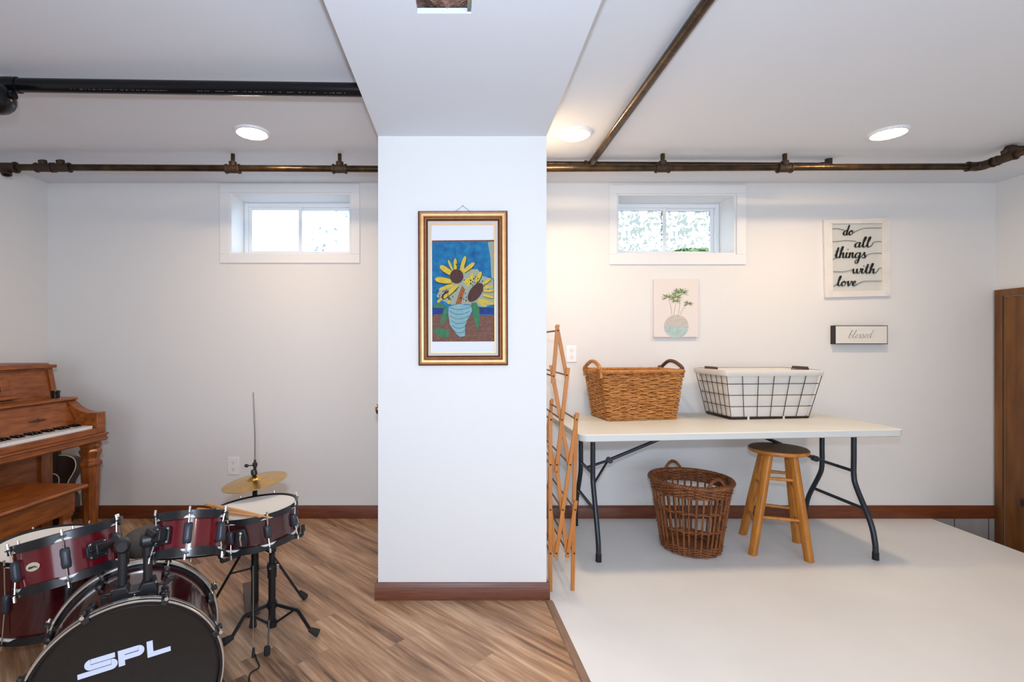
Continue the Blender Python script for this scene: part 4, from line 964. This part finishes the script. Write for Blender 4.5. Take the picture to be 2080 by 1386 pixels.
# bench
bt = thing('piano_bench', 'brown wooden piano bench with wide flat seat in front of the piano', 'bench', (-2.1, 2.15, 0))
def BB(l, f, z): return V((-1.92, 2.535, 0))-wv*l+fv*(f-.36)+V((0,0,z))
def bbox(m, l0, l1, f0, f1, z0, z1): m.add([BB(l0,f0,z0),BB(l1,f0,z0),BB(l1,f1,z0),BB(l0,f1,z0),BB(l0,f0,z1),BB(l1,f0,z1),BB(l1,f1,z1),BB(l0,f1,z1)], [(0,3,2,1),(4,5,6,7),(0,1,5,4),(1,2,6,5),(2,3,7,6),(3,0,4,7)])
m = MB(); m.prism([(0,.482),(.35,.482),(.358,.488),(.36,.494),(.352,.502),(0,.502)], BB(0,0,0), fv, (0,0,1), -wv*.76); m.obj('bench_seat', M_piano, bt, bevel=.002)
m = MB(); bbox(m, .045, .70, .03, .045, .375, .482); bbox(m, .045, .70, .31, .325, .375, .482); bbox(m, .045, .06, .045, .31, .375, .482); bbox(m, .685, .70, .045, .31, .375, .482); m.obj('bench_apron', M_piano, bt, bevel=.002)
for l in (.07, .675):
    for f in (.06, .295):
        c0 = BB(l, f, 0); m = MB()
        def sq(r, z): return [c0+V((r*math.cos(2*PI*k/8+PI/8), r*math.sin(2*PI*k/8+PI/8), z)) for k in range(8)]
        m.loft([sq(r, z) for r, z in ((.018,0),(.024,.10),(.028,.27),(.038,.285),(.040,.30),(.034,.312),(.026,.325),(.024,.345),(.030,.36),(.033,.365),(.033,.482))], cap0=True, cap1=True); m.obj('leg', M_pianov, bt, sharp=25)

# guitar leaning on the wall behind the piano end
gt = thing('acoustic_guitar', 'dark sunburst guitar with cream edging leaning behind the piano leg', 'guitar', (-2.73, 3.25, 0))
lean = math.radians(9); G0 = V((-2.748, 3.255, .006))
exg = V((1,0,0)); ezg = V((0, math.sin(lean), math.cos(lean))); nyg = exg.cross(ezg)
half = [(0,0),(.06,.003),(.12,.03),(.152,.085),(.158,.14),(.145,.20),(.118,.245),(.108,.275),(.112,.305),(.132,.345),(.146,.385),(.144,.42),(.125,.450),(.085,.466),(.04,.470)]
out = crom(half, 4); poly = out+[(-x, y) for x, y in reversed(out[1:])]
gd = -V((0, math.cos(lean), -math.sin(lean)))       # toward the room
m = MB(); m.prism(poly, G0, exg, ezg, -gd*.065); body = m.obj('guitar_body', M_guitar, gt)
m = MB(); P = [G0+exg*x+ezg*y+gd*.001 for x, y in poly]; m.tube(P, .0034, 6, closed=True); m.obj('binding', M_cream, body)
m = MB(); cs = G0+ezg*.30+gd*.0012; m.lathe([(.045,0),(.052,0),(.052,.001),(.045,.001),(.045,0)], c=cs, ax=gd, n=40); m.obj('rosette', M_cream, body)
m = MB(); m.lathe([(0,0),(.0445,0),(.0445,.0006),(0,.0006)], c=cs, ax=gd, n=40); m.obj('sound_hole', M_dark, body)
m = MB(); 
def gbox(m, x0, x1, y0, y1, d0, d1): m.add([G0+exg*x+ezg*y+gd*d for d in (d0,d1) for x, y in ((x0,y0),(x1,y0),(x1,y1),(x0,y1))], [(0,3,2,1),(4,5,6,7),(0,1,5,4),(1,2,6,5),(2,3,7,6),(3,0,4,7)])
gbox(m, -.024, .024, .355, .74, -.02, .006); m.obj('neck', M_guitar, gt, bevel=.003)
m = MB(); gbox(m, -.03, .03, .74, .82, -.02, .0); m.obj('headstock', M_guitar, gt, bevel=.003)
m = MB(); gbox(m, -.06, .06, .13, .15, .0012, .010); m.obj('bridge', M_dark, gt, bevel=.002)

# ------------------------------------------------------------------ drums
def frame(ax, ref=None):
    ax = V(ax).normalized(); r = V(ref) if ref else V((1,0,0)); u = (r-ax*r.dot(ax)).normalized(); return ax, u, ax.cross(u)
def px_of(p): return 938+1000*p.x/p.y
def aim(c, ax, u, x, R, target):                       # angle on the near side whose point projects to target px
    best = None
    for i in range(720):
        a = 2*PI*i/720; n = u*math.cos(a)+x*math.sin(a); p = c+n*R
        if n.dot(-p.normalized()) < 0.05: continue
        e = abs(px_of(p)-target)
        if best is None or e < best[0]: best = (e, a)
    return best[1]
def drum(root, top, ax, R, H, nl, target, shell_mat, hoop_h=.024, lug_l=.052, head_m=M_head):
    ax, u, x = frame(ax); Rs = R-.012; bot = top-ax*H
    a0 = aim(top-ax*H*.5, ax, u, x, R, target)
    def rad(a): return u*math.cos(a)+x*math.sin(a)
    m = MB(); m.lathe([(Rs-.006, -H+.012), (Rs, -H+.012), (Rs, -.012), (Rs-.006, -.012), (Rs-.006, -H+.012)], c=top, ax=ax, n=72, ref=u); m.obj('shell', shell_mat, root)
    for end in (0, 1):
        s = -1 if end == 0 else 1; c0 = top if end == 0 else bot    # direction into the drum: s along ax
        # counter hoop with scallops at the lugs
        n = 144; loops = []
        def low(a):
            d = min(abs((a-a0-2*PI*k/nl+PI) % (2*PI)-PI) for k in range(nl)); f = max(0, 1-(d/.20)); return hoop_h*(1-.42*min(1, f*1.8))
        prof = [(Rs+.001, .004), (R-.0035, 0), (R, 0), (R, None), (R-.002, None), (Rs+.0065, None), (Rs+.0062, .008), (Rs+.001, .008)]
        for rr0, hh0 in prof:
            loops.append([c0+rad(2*PI*j/n)*rr0+ax*s*(hh0 if hh0 is not None else low(2*PI*j/n)) for j in range(n)])
        m = MB(); m.loft(loops+[loops[0]]); m.lathe([(Rs+.0005, s*.0045), (Rs+.0005, s*.0075), (R-.001, s*.0075)], c=c0, ax=ax, n=72, ref=u); m.obj('hoop', M_hoop, root, sharp=50)
        m = MB(); m.lathe([(0, s*.0065), (Rs-.004, s*.0065), (Rs+.002, s*.005), (Rs+.005, s*.008), (Rs+.0055, s*(hoop_h*.86)), (Rs+.001, s*(hoop_h*.86)), (0, s*.009)], c=c0, ax=ax, n=72, ref=u); m.obj('drum_head', head_m, root)
    for k in range(nl):
        a = a0+2*PI*k/nl; n = rad(a); tt = ax.cross(n); mid = top-ax*H/2
        m = MB(); loops = []
        for f, wd0, dp in ((-1,.008,.012),(-.92,.0115,.016),(-.5,.013,.020),(0,.012,.019),(.5,.013,.020),(.92,.0115,.016),(1,.008,.012)):
            c1 = mid+n*(Rs)+ax*f*lug_l/2; loops.append([c1+tt*wd0*math.cos(b)+n*(dp*.5+dp*.5*math.sin(b)) if math.sin(b) > -.2 else c1+tt*wd0*math.cos(b)*.9 for b in [2*PI*i/12 for i in range(12)]])
        m.loft(loops, cap0=True, cap1=True); lg = m.obj('lug', M_lug, root, sharp=60)
        for s in (1, -1):
            e = top if s > 0 else bot; pr = n*(R+.006)
            m = MB(); m.tube([mid+n*(R-.001)+ax*s*lug_l*.48, e+pr*1.0+ax*s*.003], .0026, 8); m.tube([e+pr-ax*s*.006, e+pr+ax*s*.010], [.0042,.0042], 8); m.obj('tension_rod', M_chrome, root)
            m = MB(); m.bar(e+n*(R-.004)-ax*s*.010, e+n*(R+.0115)-ax*s*.010, .018, .004, up=ax); m.obj('hoop_ear', M_hoop, root, bevel=.001)
    return ax, u, x, a0, rad, Rs

# left mounted tom
T1 = V((-1.28, 1.6, .614)); A1 = V((-.269, .149, 1)).normalized()
t1 = thing('mounted_tom', 'larger wine red mounted tom drum on the left with an oval SPL badge', 'drum', T1-A1*.149, 'mounted toms')
ax, u, x, a0, rad, Rs = drum(t1, T1, A1, .148, .149, 6, 133, M_red, hoop_h=.026, lug_l=.060)
def SPL(m, O, ex, ey, th, k=1.0, mi=0):                # logo strokes in a 3.4 x 1.2 field
    def arc(cx, cy, r, a, b, n=9): return [(cx+r*math.cos(math.radians(a+(b-a)*i/n)), cy+r*math.sin(math.radians(a+(b-a)*i/n))) for i in range(n+1)]
    def line(pts, wd0=.31, lift=0): m.ribbon([(p[0]*k, p[1]*k) for p in pts], [wd0*k]*len(pts), V(O)+V(th)*lift, ex, ey, th, mi)
    def ends(pts, r=.05):                              # small rounded stroke ends
        return pts
    line([(1.98,.85),(.72,.85)]+arc(.72,.675,.175,90,270)+[(1.76,.50)]+arc(1.76,.325,.175,90,-90)+[(0.02,.15)])
    line([(2.30,0),(2.30,1.0)], .34); line([(2.30,.845),(3.22,.845)]+arc(3.22,.665,.18,90,-90)+[(2.40,.485)], .31, .35)
    line([(3.86,0),(3.86,1.04)], .34); line([(3.80,.155),(5.0,.155)], .31, .35)
# badge and bracket on the left tom
ab = aim(T1-ax*.08, ax, u, x, .136, 69); n = rad(ab); tt = -(ax.cross(n)); 
if tt.x < 0: tt = -tt
bc = T1-ax*.073+n*.1372
m = MB(); m.prism([(.021*math.cos(a), .0125*math.sin(a)) for a in [2*PI*i/32 for i in range(32)]], bc, tt, ax, n*.0018); bg = lab(m.obj('badge', mat('badge_silver', (.70,.62,.48), .35, metal=.5), t1), 'oval silver badge reading SPL')
m = MB(); SPL(m, bc+n*.0019-tt*.0150-ax*.0042, tt, ax, n*.0006, .0060); m.obj('badge_lettering', M_black, bg)
def clamp(root, C0, n, ax, name='mount_bracket'):
    tt = ax.cross(n); m = MB()
    m.prism([(a, b) for a, b in ((-.024,-.026),(.024,-.026),(.027,-.02),(.027,.02),(.024,.026),(-.024,.026),(-.027,.02),(-.027,-.02))], C0-n*.001, tt, ax, n*.010)
    m.prism([(-.017,-.016),(.017,-.016),(.017,.016),(-.017,.016)], C0+n*.009, tt, ax, n*.022)
    b = m.obj(name, M_black, root, bevel=.002)
    for sx in (-1, 1):
        for sy in (-1, 1):
            m = MB(); m.lathe([(0,.0115),(.003,.011),(.0042,.009)], c=C0+tt*sx*.021+ax*sy*.019, ax=n, n=12); m.obj('screw', M_chrome, b)
    m = MB(); m.tube([C0+n*.018-tt*.016, C0+n*.018-tt*.034], .0035, 8); m.bar(C0+n*.018-tt*.036-ax*.016, C0+n*.018-tt*.036+ax*.016, .007, .010, up=n); m.obj('wing_screw', M_black, b, bevel=.002)
    return C0+n*.03
post = [V((-1.010, 1.466, 0)), V((-.955, 1.497, 0))]
h1 = (post[0]-T1); h1 = (h1-A1*h1.dot(A1)).normalized()
ac = aim(T1-ax*.08, ax, u, x, .136, 197); h1 = rad(ac)
e1 = clamp(t1, T1-A1*.078+h1*.136, h1, A1)

# right mounted tom
T2 = V((-.885, 1.62, .664)); A2 = V((-.106, .418, 1)).normalized()
t2 = thing('mounted_tom', 'smaller wine red mounted tom drum right of center, in front of the snare drum', 'drum', T2-A2*.134, 'mounted toms')
ax, u, x, a0, rad, Rs = drum(t2, T2, A2, .108, .134, 6, 381, M_red, hoop_h=.026, lug_l=.062)
ac = aim(T2-ax*.07, ax, u, x, .097, 333); h2 = rad(ac); e2 = clamp(t2, T2-A2*.068+h2*.096, h2, A2)

# floor tom
T3 = V((-1.63, 1.953, .438)); A3 = V((.05, -.02, 1)).normalized()
t3 = thing('floor_tom', 'large dark wine floor tom drum with pale head at the left edge', 'drum', (-1.64, 1.95, 0))
ax, u, x, a0, rad, Rs = drum(t3, T3, A3, .185, .305, 6, 140, M_redd, hoop_h=.026, lug_l=.07)
for k in range(3):
    a = a0+2*PI*k/3+.45; n = rad(a); q = T3-ax*.17+n*(.173)
    m = MB(); m.box((-.014,-.014,-.03),(.014,.014,.03)); m.v = [q+n*.014+v for v in m.v]; b = m.obj('leg_bracket', M_black, t3, bevel=.003)
    f = q+n*.018; m = MB(); m.tube([f+V((0,0,.10)), V((f.x, f.y, .08)), V((f.x+n.x*.03, f.y+n.y*.03, .045)), V((f.x+n.x*.035, f.y+n.y*.035, .015))], .0055, 10); l = m.obj('leg', M_blackm, t3)
    m = MB(); m.lathe([(.006,.05),(.009,.045),(.014,.006),(.014,.0005),(0,.0005)], c=(f.x+n.x*.036, f.y+n.y*.036, 0), n=14); m.obj('rubber_foot', M_rubber, l)

# snare drum and its stand
T4 = V((-.869, 2.05, .548)); A4 = V((-.09, .013, 1)).normalized()
t4 = thing('snare_drum', 'dark wine snare drum with white head holding two drumsticks', 'drum', T4-A4*.137)
ax, u, x, a0, rad, Rs = drum(t4, T4, A4, .177, .137, 8, 545, M_redd, hoop_h=.024, lug_l=.05)
an = aim(T4-ax*.07, ax, u, x, .167, 492); n = rad(an); q = T4-ax*.07+n*.165; tt = ax.cross(n)
m = MB(); m.prism([(-.018,-.035),(.018,-.035),(.022,.0),(.014,.034),(-.014,.034),(-.022,0)], q, tt, ax, n*.018); b = lab(m.obj('snare_strainer', M_black, t4, bevel=.003), 'black throw-off with chrome lever')
m = MB(); m.tube([q+n*.02+ax*.018, q+n*.03+ax*.004, q+n*.024-ax*.026], .0035, 8); m.ball(q+n*.022+ax*.02, .007); m.obj('lever', M_chrome, b)

def foot(root, p, d, m_=M_rubber):
    d = V(d).normalized(); m = MB(); m.tube([p-d*.028, p-d*.01, p+d*.012, p+d*.016], [.009,.013,.016,.013], 12)
    mz = min(v.z for v in m.v); m.v = [v-V((0,0,mz-.0005)) for v in m.v]; return m.obj('rubber_foot', m_, root)
def strap(m, pts, wd0=.013, th=.005, up=(0,0,1)):
    for a, b in zip(pts[:-1], pts[1:]): m.bar(a, b, th, wd0, up=up)
sn = V((-.800, 2.075, 0)); st = thing('snare_stand', 'black tripod stand under the snare drum, nearer of the two stands', 'drum stand', sn)
zb4 = (T4-A4*.137)
m = MB(); m.tube([sn+V((0,0,.035)), sn+V((0,0,.20)), sn+V((0,0,.26))], .0145, 14); m.tube([sn+V((0,0,.24)), sn+V((0,0,.30))], .0185, 14); m.obj('column', M_blackm, st)
m = MB(); m.tube([sn+V((0,0,.26)), sn+V((0,0,.355))], .012, 12); m.obj('upper_tube', M_blackm, st)
for zz, r0 in ((.125, .018), (.045, .017)):
    m = MB(); m.lathe([(.0145,-.012),(r0+.003,-.012),(r0+.003,.012),(.0145,.012)], c=sn+V((0,0,zz)), n=16); m.obj('collar', M_blackm, st)
m = MB(); m.lathe([(.0115,-.016),(.02,-.016),(.02,.016),(.0115,.016)], c=sn+V((0,0,.285)), n=16); cl = m.obj('height_clamp', M_blackm, st)
m = MB(); m.tube([sn+V((.018,-.01,.285)), sn+V((.03,-.02,.285))], .004, 8); m.bar(sn+V((.032,-.022,.268)), sn+V((.032,-.022,.302)), .01, .006, up=(1,-1,0)); m.lathe([(0,.004),(.006,.003),(.006,0)], c=sn+V((0,-.021,.285)), ax=(0,-1,0), n=12); m.obj('wing_screw', M_chrome, cl)
for d0, fr_ in ((V((-.955, 1.995, 0))-sn, 1), (V((-.612, 2.055, 0))-sn, 1), (V((-.765, 1.935, 0))-sn, 0)):
    d = d0.normalized(); R0 = d0.length
    m = MB(); strap(m, [sn+d*.012+V((0,0,.125)), sn+d*R0*.60+V((0,0,.105)), sn+d*(R0-.02)+V((0,0,.026))]); m.obj('leg', M_blackm, st)
    if fr_: foot(st, sn+d*R0+V((0,0,.018)), d+V((0,0,-.35)))
    else:
        m = MB(); m.lathe([(0,.0005),(.012,.0005),(.012,.03),(0,.034)], c=sn+d*R0, n=12); m.obj('rubber_foot', M_rubber, st)
    m = MB(); strap(m, [sn+d*.012+V((0,0,.045)), sn+d*R0*.52+V((0,0,.107))], .009, .004); m.obj('leg_brace', M_blackm, st)
hub = sn+V((0,0,.355)); hub2 = zb4-A4*.028
m = MB(); m.tube([hub-V((0,0,.005)), hub.lerp(hub2,.5), hub2], [.012,.012,.010], 12); m.ball(hub, .018); m.obj('basket_joint', M_blackm, st)
a4, u4, x4 = frame(A4)
for k in range(3):
    a = 2.3+2*PI*k/3; n = u4*math.cos(a)+x4*math.sin(a)
    m = MB(); strap(m, [hub2+n*.008, hub2+n*.11+A4*.002, hub2+n*.184+A4*.012, hub2+n*.190+A4*.050], .012, .006, up=A4 if k < 3 else A4); arm = m.obj('basket_arm', M_blackm, st)
    m = MB(); m.tube([hub2+n*.190+A4*.03, hub2+n*.190+A4*.055], .008, 10); m.obj('rubber_grip', M_rubber, arm)
m = MB(); P = [W(514, 1150, 1.99), W(514.5, 1275, 1.95), W(515, 1318, 1.925)]; m.tube(P, .0015, 8); rd = lab(m.obj('hanging_rod', M_rodm, st), 'thin metal rod hanging beside the column')
m = MB(); m.tube([W(515, 1316, 1.925), W(515, 1322, 1.925), W(514, 1340, 1.918)], [.004,.0055,.0068], 10); m.obj('rubber_tip', M_rubber, rd)

# drumsticks
def stick(p, q, lb):
    p, q = V(p), V(q); L_ = (q-p).length; fr0 = [(0,.003),(.006,.0062),(.02,.0072),(.55,.0072),(.78,.0056),(.93,.0034),(.955,.003),(.965,.0045),(.985,.0048),(1,.002)]
    m = MB(); m.tube([p.lerp(q, f) for f, r in fr0], [r for f, r in fr0], 14); tag(m.obj('drumstick', M_stick), lb, 'drumstick', 'drumsticks on the snare')
hd = lambda a, b, up: T4+u4*a+x4*b+A4*up
def onpx(px, py, up):                                  # point over the snare head plane seen at px,py
    d = V(((px-938)/1000, 1, -(py-700)/1000)); c0 = V((0,0,H_EYE)); P0 = T4+A4*up; tt_ = (P0-c0).dot(A4)/d.dot(A4); return c0+d*tt_
stick(onpx(418, 1024.5, .030), onpx(548, 1052, -.0005), 'drumstick across the snare whose butt points higher up to the left')
stick(onpx(401, 1035, .012), onpx(530, 1050, .0185), 'drumstick across the snare lying flatter and reaching farther left')

# hi-hat
HX, HY = -.958, 2.28
ht = thing('hi_hat_stand', 'black hi-hat stand with brass cymbal and tall thin rod behind the snare', 'cymbal stand', (HX, HY, 0))
def HP(px, py): return W(px, py, HY)
m = MB(); m.tube([V((HX,HY,.03)), V((HX,HY,.34))], .0165, 14); m.tube([V((HX,HY,.34)), V((HX,HY,.56))], .011, 12); m.obj('column', M_blackm, ht)
m = MB(); m.tube([V((HX,HY,.55)), V((HX,HY,.80)), V((HX-.008,HY,.998))], .0032, 8); m.obj('pull_rod', M_rodm, ht)
zc = .585
m = MB(); m.lathe([(0,-.028),(.011,-.028),(.012,-.018),(.03,-.006),(.036,-.003),(.036,.0),(.010,.001)], c=(HX,HY,zc-.004), n=24); m.obj('cymbal_seat', M_black, ht)
cax = V((-.130, -.065, 1)).normalized()
prof = []; Rc = .138
for i in range(22):
    f = i/21; r = .004+Rc*f; z = .0
    z = .020*(1-f)**1.0*.8 + (.012*math.cos(min(1, r/.036)*PI/2) if r < .036 else 0); prof.append((r, z))
m = MB(); m.lathe(prof+[(r, z-.0015) for r, z in reversed(prof)], c=V((HX,HY,zc)), ax=cax, n=96); m.obj('cymbal', M_brass, ht, sharp=60)
m = MB(); m.lathe([(.0,.04),(.010,.04),(.013,.034),(.014,.018),(.010,.012),(0,.012)], c=V((HX,HY,zc+.017)), ax=cax, n=20); m.obj('felt_washer', M_black, ht)
m = MB(); m.lathe([(0,.0),(.006,.0),(.0075,.012),(.011,.018),(.011,.030),(.006,.034),(.005,.046),(0,.046)], c=V((HX,HY,zc+.055)), n=18); cu = m.obj('cymbal_clutch', M_black, ht)
m = MB(); m.tube([V((HX,HY,zc+.076)), V((HX-.03,HY-.004,zc+.074))], .0025, 8); m.ball(V((HX-.037,HY-.004,zc+.074)), .010, sc=(1,.6,.85)); m.obj('wing_screw', M_black, cu)
hf = [V((-.755, 2.35, 0)), V((-.897, 2.115, 0)), V((-1.155, 2.235, 0))]; hb = V((HX, HY, 0))
for f in hf:
    d = (f-hb); R0 = d.length; d.normalize()
    m = MB(); m.tube([hb+d*.018+V((0,0,.33)), hb+d*(R0-.01)+V((0,0,.018))], .0058, 10); l = m.obj('leg', M_blackm, ht); foot(l, f+V((0,0,.018)), d+V((0,0,-1.2)))
    m = MB(); m.tube([hb+d*.012+V((0,0,.185)), hb+d*R0*.55+V((0,0,.168))], .0045, 8); m.obj('leg_brace', M_blackm, ht)
for zz in (.33, .185):
    m = MB(); m.lathe([(.0125,-.014),(.019,-.014),(.019,.014),(.0125,.014)], c=(HX,HY,zz), n=16); m.obj('collar', M_blackm, ht)
pa, pb = V((-1.045, 2.42, .05)), V((-.935, 2.20, .012))
m = MB(); m.bar(pa, pb, .058, .009, up=(0,0,1)); m.bar(pa+V((0,0,-.03)), pa+V((.012,-.03,-.03)), .05, .035, up=(0,0,1)); m.bar(pb+V((-.02,0,-.006)), V((HX,HY,.02)), .006, .02, up=(0,0,1)); m.obj('foot_pedal', mat('worn_grey_pedal', (.11,.08,.07), .4, metal=.7), ht, bevel=.002)

# drum throne
th = thing('drum_throne', 'round black drum stool seat behind the mounted toms', 'stool', (-1.235, 2.03, 0)); tc_ = V((-1.235, 2.03, 0))
m = MB(); m.lathe([(0,.385),(.12,.385),(.136,.392),(.142,.41),(.140,.435),(.130,.448),(.10,.455),(0,.457)], c=tc_, n=48); m.obj('seat', mat('grey_black_vinyl', (.055,.048,.042), .55, bump=.1, bscale=200), th, sharp=60)
m = MB(); m.tube([tc_+V((0,0,.06)), tc_+V((0,0,.388))], .013, 12); m.obj('column', M_blackm, th)
for k in range(3):
    a = .9+2*PI*k/3; d = V((math.cos(a), math.sin(a), 0)); m = MB(); m.tube([tc_+d*.015+V((0,0,.25)), tc_+d*.185+V((0,0,.02))], .007, 10); l = m.obj('leg', M_blackm, th); foot(l, tc_+d*.19+V((0,0,.018)), d+V((0,0,-1)))

# bass drum
thb = math.radians(29.2); bn = V((math.sin(thb), -math.cos(thb), 0)); bu = V((math.cos(thb), math.sin(thb), 0)); Rb = .245; Lb = .325
Fc = V((-.942, 1.389, Rb+.001)); bt_ = thing('bass_drum', 'dark wine bass drum with black front head reading SPL', 'drum', (Fc.x, Fc.y, 0))
m = MB(); m.lathe([(Rb-.024, -Lb+.02), (Rb-.018, -Lb+.02), (Rb-.018, -.02), (Rb-.024, -.02), (Rb-.024, -Lb+.02)], c=Fc, ax=bn, n=96); m.obj('shell', M_redd, bt_)
for s, c0 in ((-1, Fc), (1, Fc-bn*Lb)):
    m = MB(); m.lathe([(Rb-.013, s*.002), (Rb-.010, 0), (Rb-.002, 0), (Rb, s*.003), (Rb, s*.026), (Rb-.003, s*.030), (Rb-.013, s*.030), (Rb-.013, s*.002)], c=c0, ax=bn, n=120); hp = m.obj('hoop', M_blackg, bt_, sharp=50)
    m = MB(); m.lathe([(Rb+.0004, s*.012), (Rb+.0014, s*.013), (Rb+.0016, s*.026), (Rb-.0005, s*.0315), (Rb-.006, s*.0318)], c=c0, ax=bn, n=120); lab(m.obj('hoop_inlay', M_silver, hp), 'silver stripe around the hoop')
    m = MB(); m.lathe([(0, s*.009), (Rb-.022, s*.009), (Rb-.018, s*.007), (Rb-.0135, s*.010), (Rb-.0135, s*.026), (Rb-.019, s*.026), (0, s*.012)], c=c0, ax=bn, n=96); hd_ = m.obj('drum_head', M_headb if s < 0 else M_headb, bt_)
    if s < 0: front_head = hd_
    m = MB(); m.lathe([(Rb-.0175, s*.0085), (Rb-.017, s*.0068), (Rb-.0150, s*.0068), (Rb-.0145, s*.0085)], c=c0, ax=bn, n=96); m.obj('head_flange', M_hoop, hd_)
    m = MB(); m.lathe([(Rb-.004, -s*.0006), (Rb-.001, -s*.0008), (Rb+.0006, s*.001), (Rb+.0006, s*.0035)], c=c0, ax=bn, n=120); lab(m.obj('edge_trim', M_silver, hp), 'thin silver line on the hoop edge')
# logo: rotated a little within the head
rot = math.radians(6.5); lu = bu*math.cos(rot)+V((0,0,1))*math.sin(rot); lv = -bu*math.sin(rot)+V((0,0,1))*math.cos(rot)
k_ = .0775
cl_ = Fc-bn*.0085
def head_pt(px, py):
    d = V(((px-938)/1000, 1, -(py-700)/1000)); c0 = V((0,0,H_EYE)); return c0+d*((cl_-c0).dot(bn)/d.dot(bn))
pl0 = head_pt(157, 1382); pl1 = head_pt(347, 1322)
lu = (pl1-pl0).normalized(); lv = bn.cross(lu).normalized()
if lv.z < 0: lv = -lv
kk = (pl1-pl0).length/5.0
m = MB(); SPL(m, pl0, lu, lv*1.02, bn*.0008, kk); lab(m.obj('logo', M_logo, front_head), 'pale blue SPL logo')
NL = 8
a_c = None
bx_, bu_, bxx = frame(bn, ref=bu)
def claws(c0, s, offs):
    for k in range(NL):
        a = offs+2*PI*k/NL; n = bu*math.cos(a)+V((0,0,1))*math.sin(a); tt = bn.cross(n)
        p = c0+n*(Rb+.0015)
        if p.z < .03: continue
        m = MB(); m.bar(p+bn*(-s)*.004, p+bn*s*.034, .020, .005, up=n); m.bar(p+bn*(-s)*.004-n*.014, p+bn*(-s)*.004+n*.003, .018, .006, up=bn); m.bar(p+bn*s*.012+n*.008, p+bn*s*.030+n*.008, .012, .014, up=n); cw = m.obj('hoop_claw', M_black, bt_, bevel=.0018)
        m = MB(); m.tube([p+bn*(-s)*.016+n*.010, p+bn*(-s)*.004+n*.010], [.0055,.0055], 10); m.tube([p+bn*(-s)*.004+n*.010, p+bn*s*.075-n*.004], .003, 8); m.obj('tension_rod', M_chrome, cw)
        q = c0+n*(Rb-.018)+bn*s*.085; m = MB(); loops = []
        for f, wd0, dp in ((-1,.006,.012),(-.85,.011,.018),(0,.010,.021),(.85,.011,.018),(1,.006,.012)):
            c1 = q+bn*f*.026; loops.append([c1+tt*wd0*math.cos(b)+n*(dp*.5+dp*.5*math.sin(b)) for b in [2*PI*i/12 for i in range(12)]])
        m.loft(loops, cap0=True, cap1=True); m.obj('lug', M_black, bt_, sharp=60)
claws(Fc, -1, math.radians(23.5)); claws(Fc-bn*Lb, 1, math.radians(23.5))
# spurs
for sg in (-1, 1):
    q = Fc-bn*.13+bu*sg*(Rb-.03)+V((0,0,-.08)); e = q+bu*sg*.10+bn*.05; e.z = .006
    m = MB(); m.box((-.018,-.018,-.02),(.018,.018,.02)); m.v = [q+v for v in m.v]; b = m.obj('spur_bracket', M_black, bt_, bevel=.003)
    m = MB(); m.tube([q, e], .006, 10); l = m.obj('spur', M_blackm, bt_); m = MB(); m.tube([e+V((0,0,.02)), V((e.x, e.y, .0005))], [.009,.011], 12); m.obj('rubber_foot', M_rubber, l)
# tom holder
mc = Fc-bn*.112+V((0,0,Rb-.018)); mc = V(((post[0].x+post[1].x)/2, (post[0].y+post[1].y)/2, 2*Rb-.018))
th_ = thing('tom_holder', 'black double tom holder with two posts on top of the bass drum', 'drum hardware', mc)
m = MB(); 
prof = [(-.060,-.012),(-.056,-.018),(-.03,-.0055),(0,-.003),(.03,-.0055),(.056,-.018),(.060,-.012),(.052,.030),(.020,.030),(.012,.012),(-.012,.012),(-.020,.030),(-.052,.030)]
m.prism(prof, mc+bn*.028+V((0,0,.004)), bu, V((0,0,1)), -bn*.056); hb_ = m.obj('saddle', M_black, th_, bevel=.003)
m = MB(); m.lathe([(0,.004),(.005,.003),(.006,0)], c=mc+bn*.029+V((0,0,.004)), ax=bn, n=12); m.obj('screw', M_chrome, hb_)
for k, (p0, e_) in enumerate(((post[0], e1), (post[1], e2))):
    zt_ = .622 if k == 0 else .625
    m = MB(); m.tube([V((p0.x, p0.y, .478)), V((p0.x, p0.y, zt_-.018))], .0125, 16); m.obj('post', M_black, th_)
    jb = V((p0.x, p0.y, zt_)); m = MB(); m.lathe([(0,-.020),(.014,-.020),(.0215,-.012),(.0215,.012),(.014,.020),(0,.020)], c=jb, ax=bu if k else bn, n=20); jo = m.obj('ball_joint', M_black, th_)
    mid_ = jb+V((0,0,.030)); m = MB(); m.tube([jb, mid_.lerp(e_, .25), e_.lerp(mid_, .35), e_], [.012,.012,.0105,.0105], 12); m.obj('tom_arm', M_black, th_)
    sg = -1 if k == 0 else 1; q = mc+bu*sg*.058+V((0,0,.012))
    m = MB(); m.tube([q, q+bu*sg*.018], .004, 8); m.prism([(-.006,-.004),(.006,-.004),(.011,-.026),(.003,-.032),(-.007,-.026)] if sg < 0 else [(-.006,-.006),(.006,-.006),(.022,.006),(.024,.016),(.008,.016)], q+bu*sg*.018-bn*.004, bu, V((0,0,1)), bn*.009); m.obj('wing_screw', M_black, th_, bevel=.002)
    m = MB(); m.lathe([(0,.0),(.0055,.0),(.0055,.004),(0,.005)], c=mc+bu*sg*.0525+bn*.02+V((0,0,.028)), ax=V((0,0,1)), n=10); m.obj('bolt', M_chrome, th_)
# cable on the floor
P = crom([W(519, 1326, 1.93), W(521, 1340, 1.90), W(526, 1350, 1.87), W(525, 1358, 1.85), W(513, 1368, 1.83), W(507, 1378, 1.81), W(505, 1392, 1.765), W(498, 1420, 1.70), W(470, 1500, 1.53)], 6)
P = [(p[0], p[1], .0035) for p in P]
m = MB(); m.tube(P, .003, 8); tag(m.obj('cable', M_rubber), 'thin black cable wriggling across the plank floor below the snare stand', 'cable')
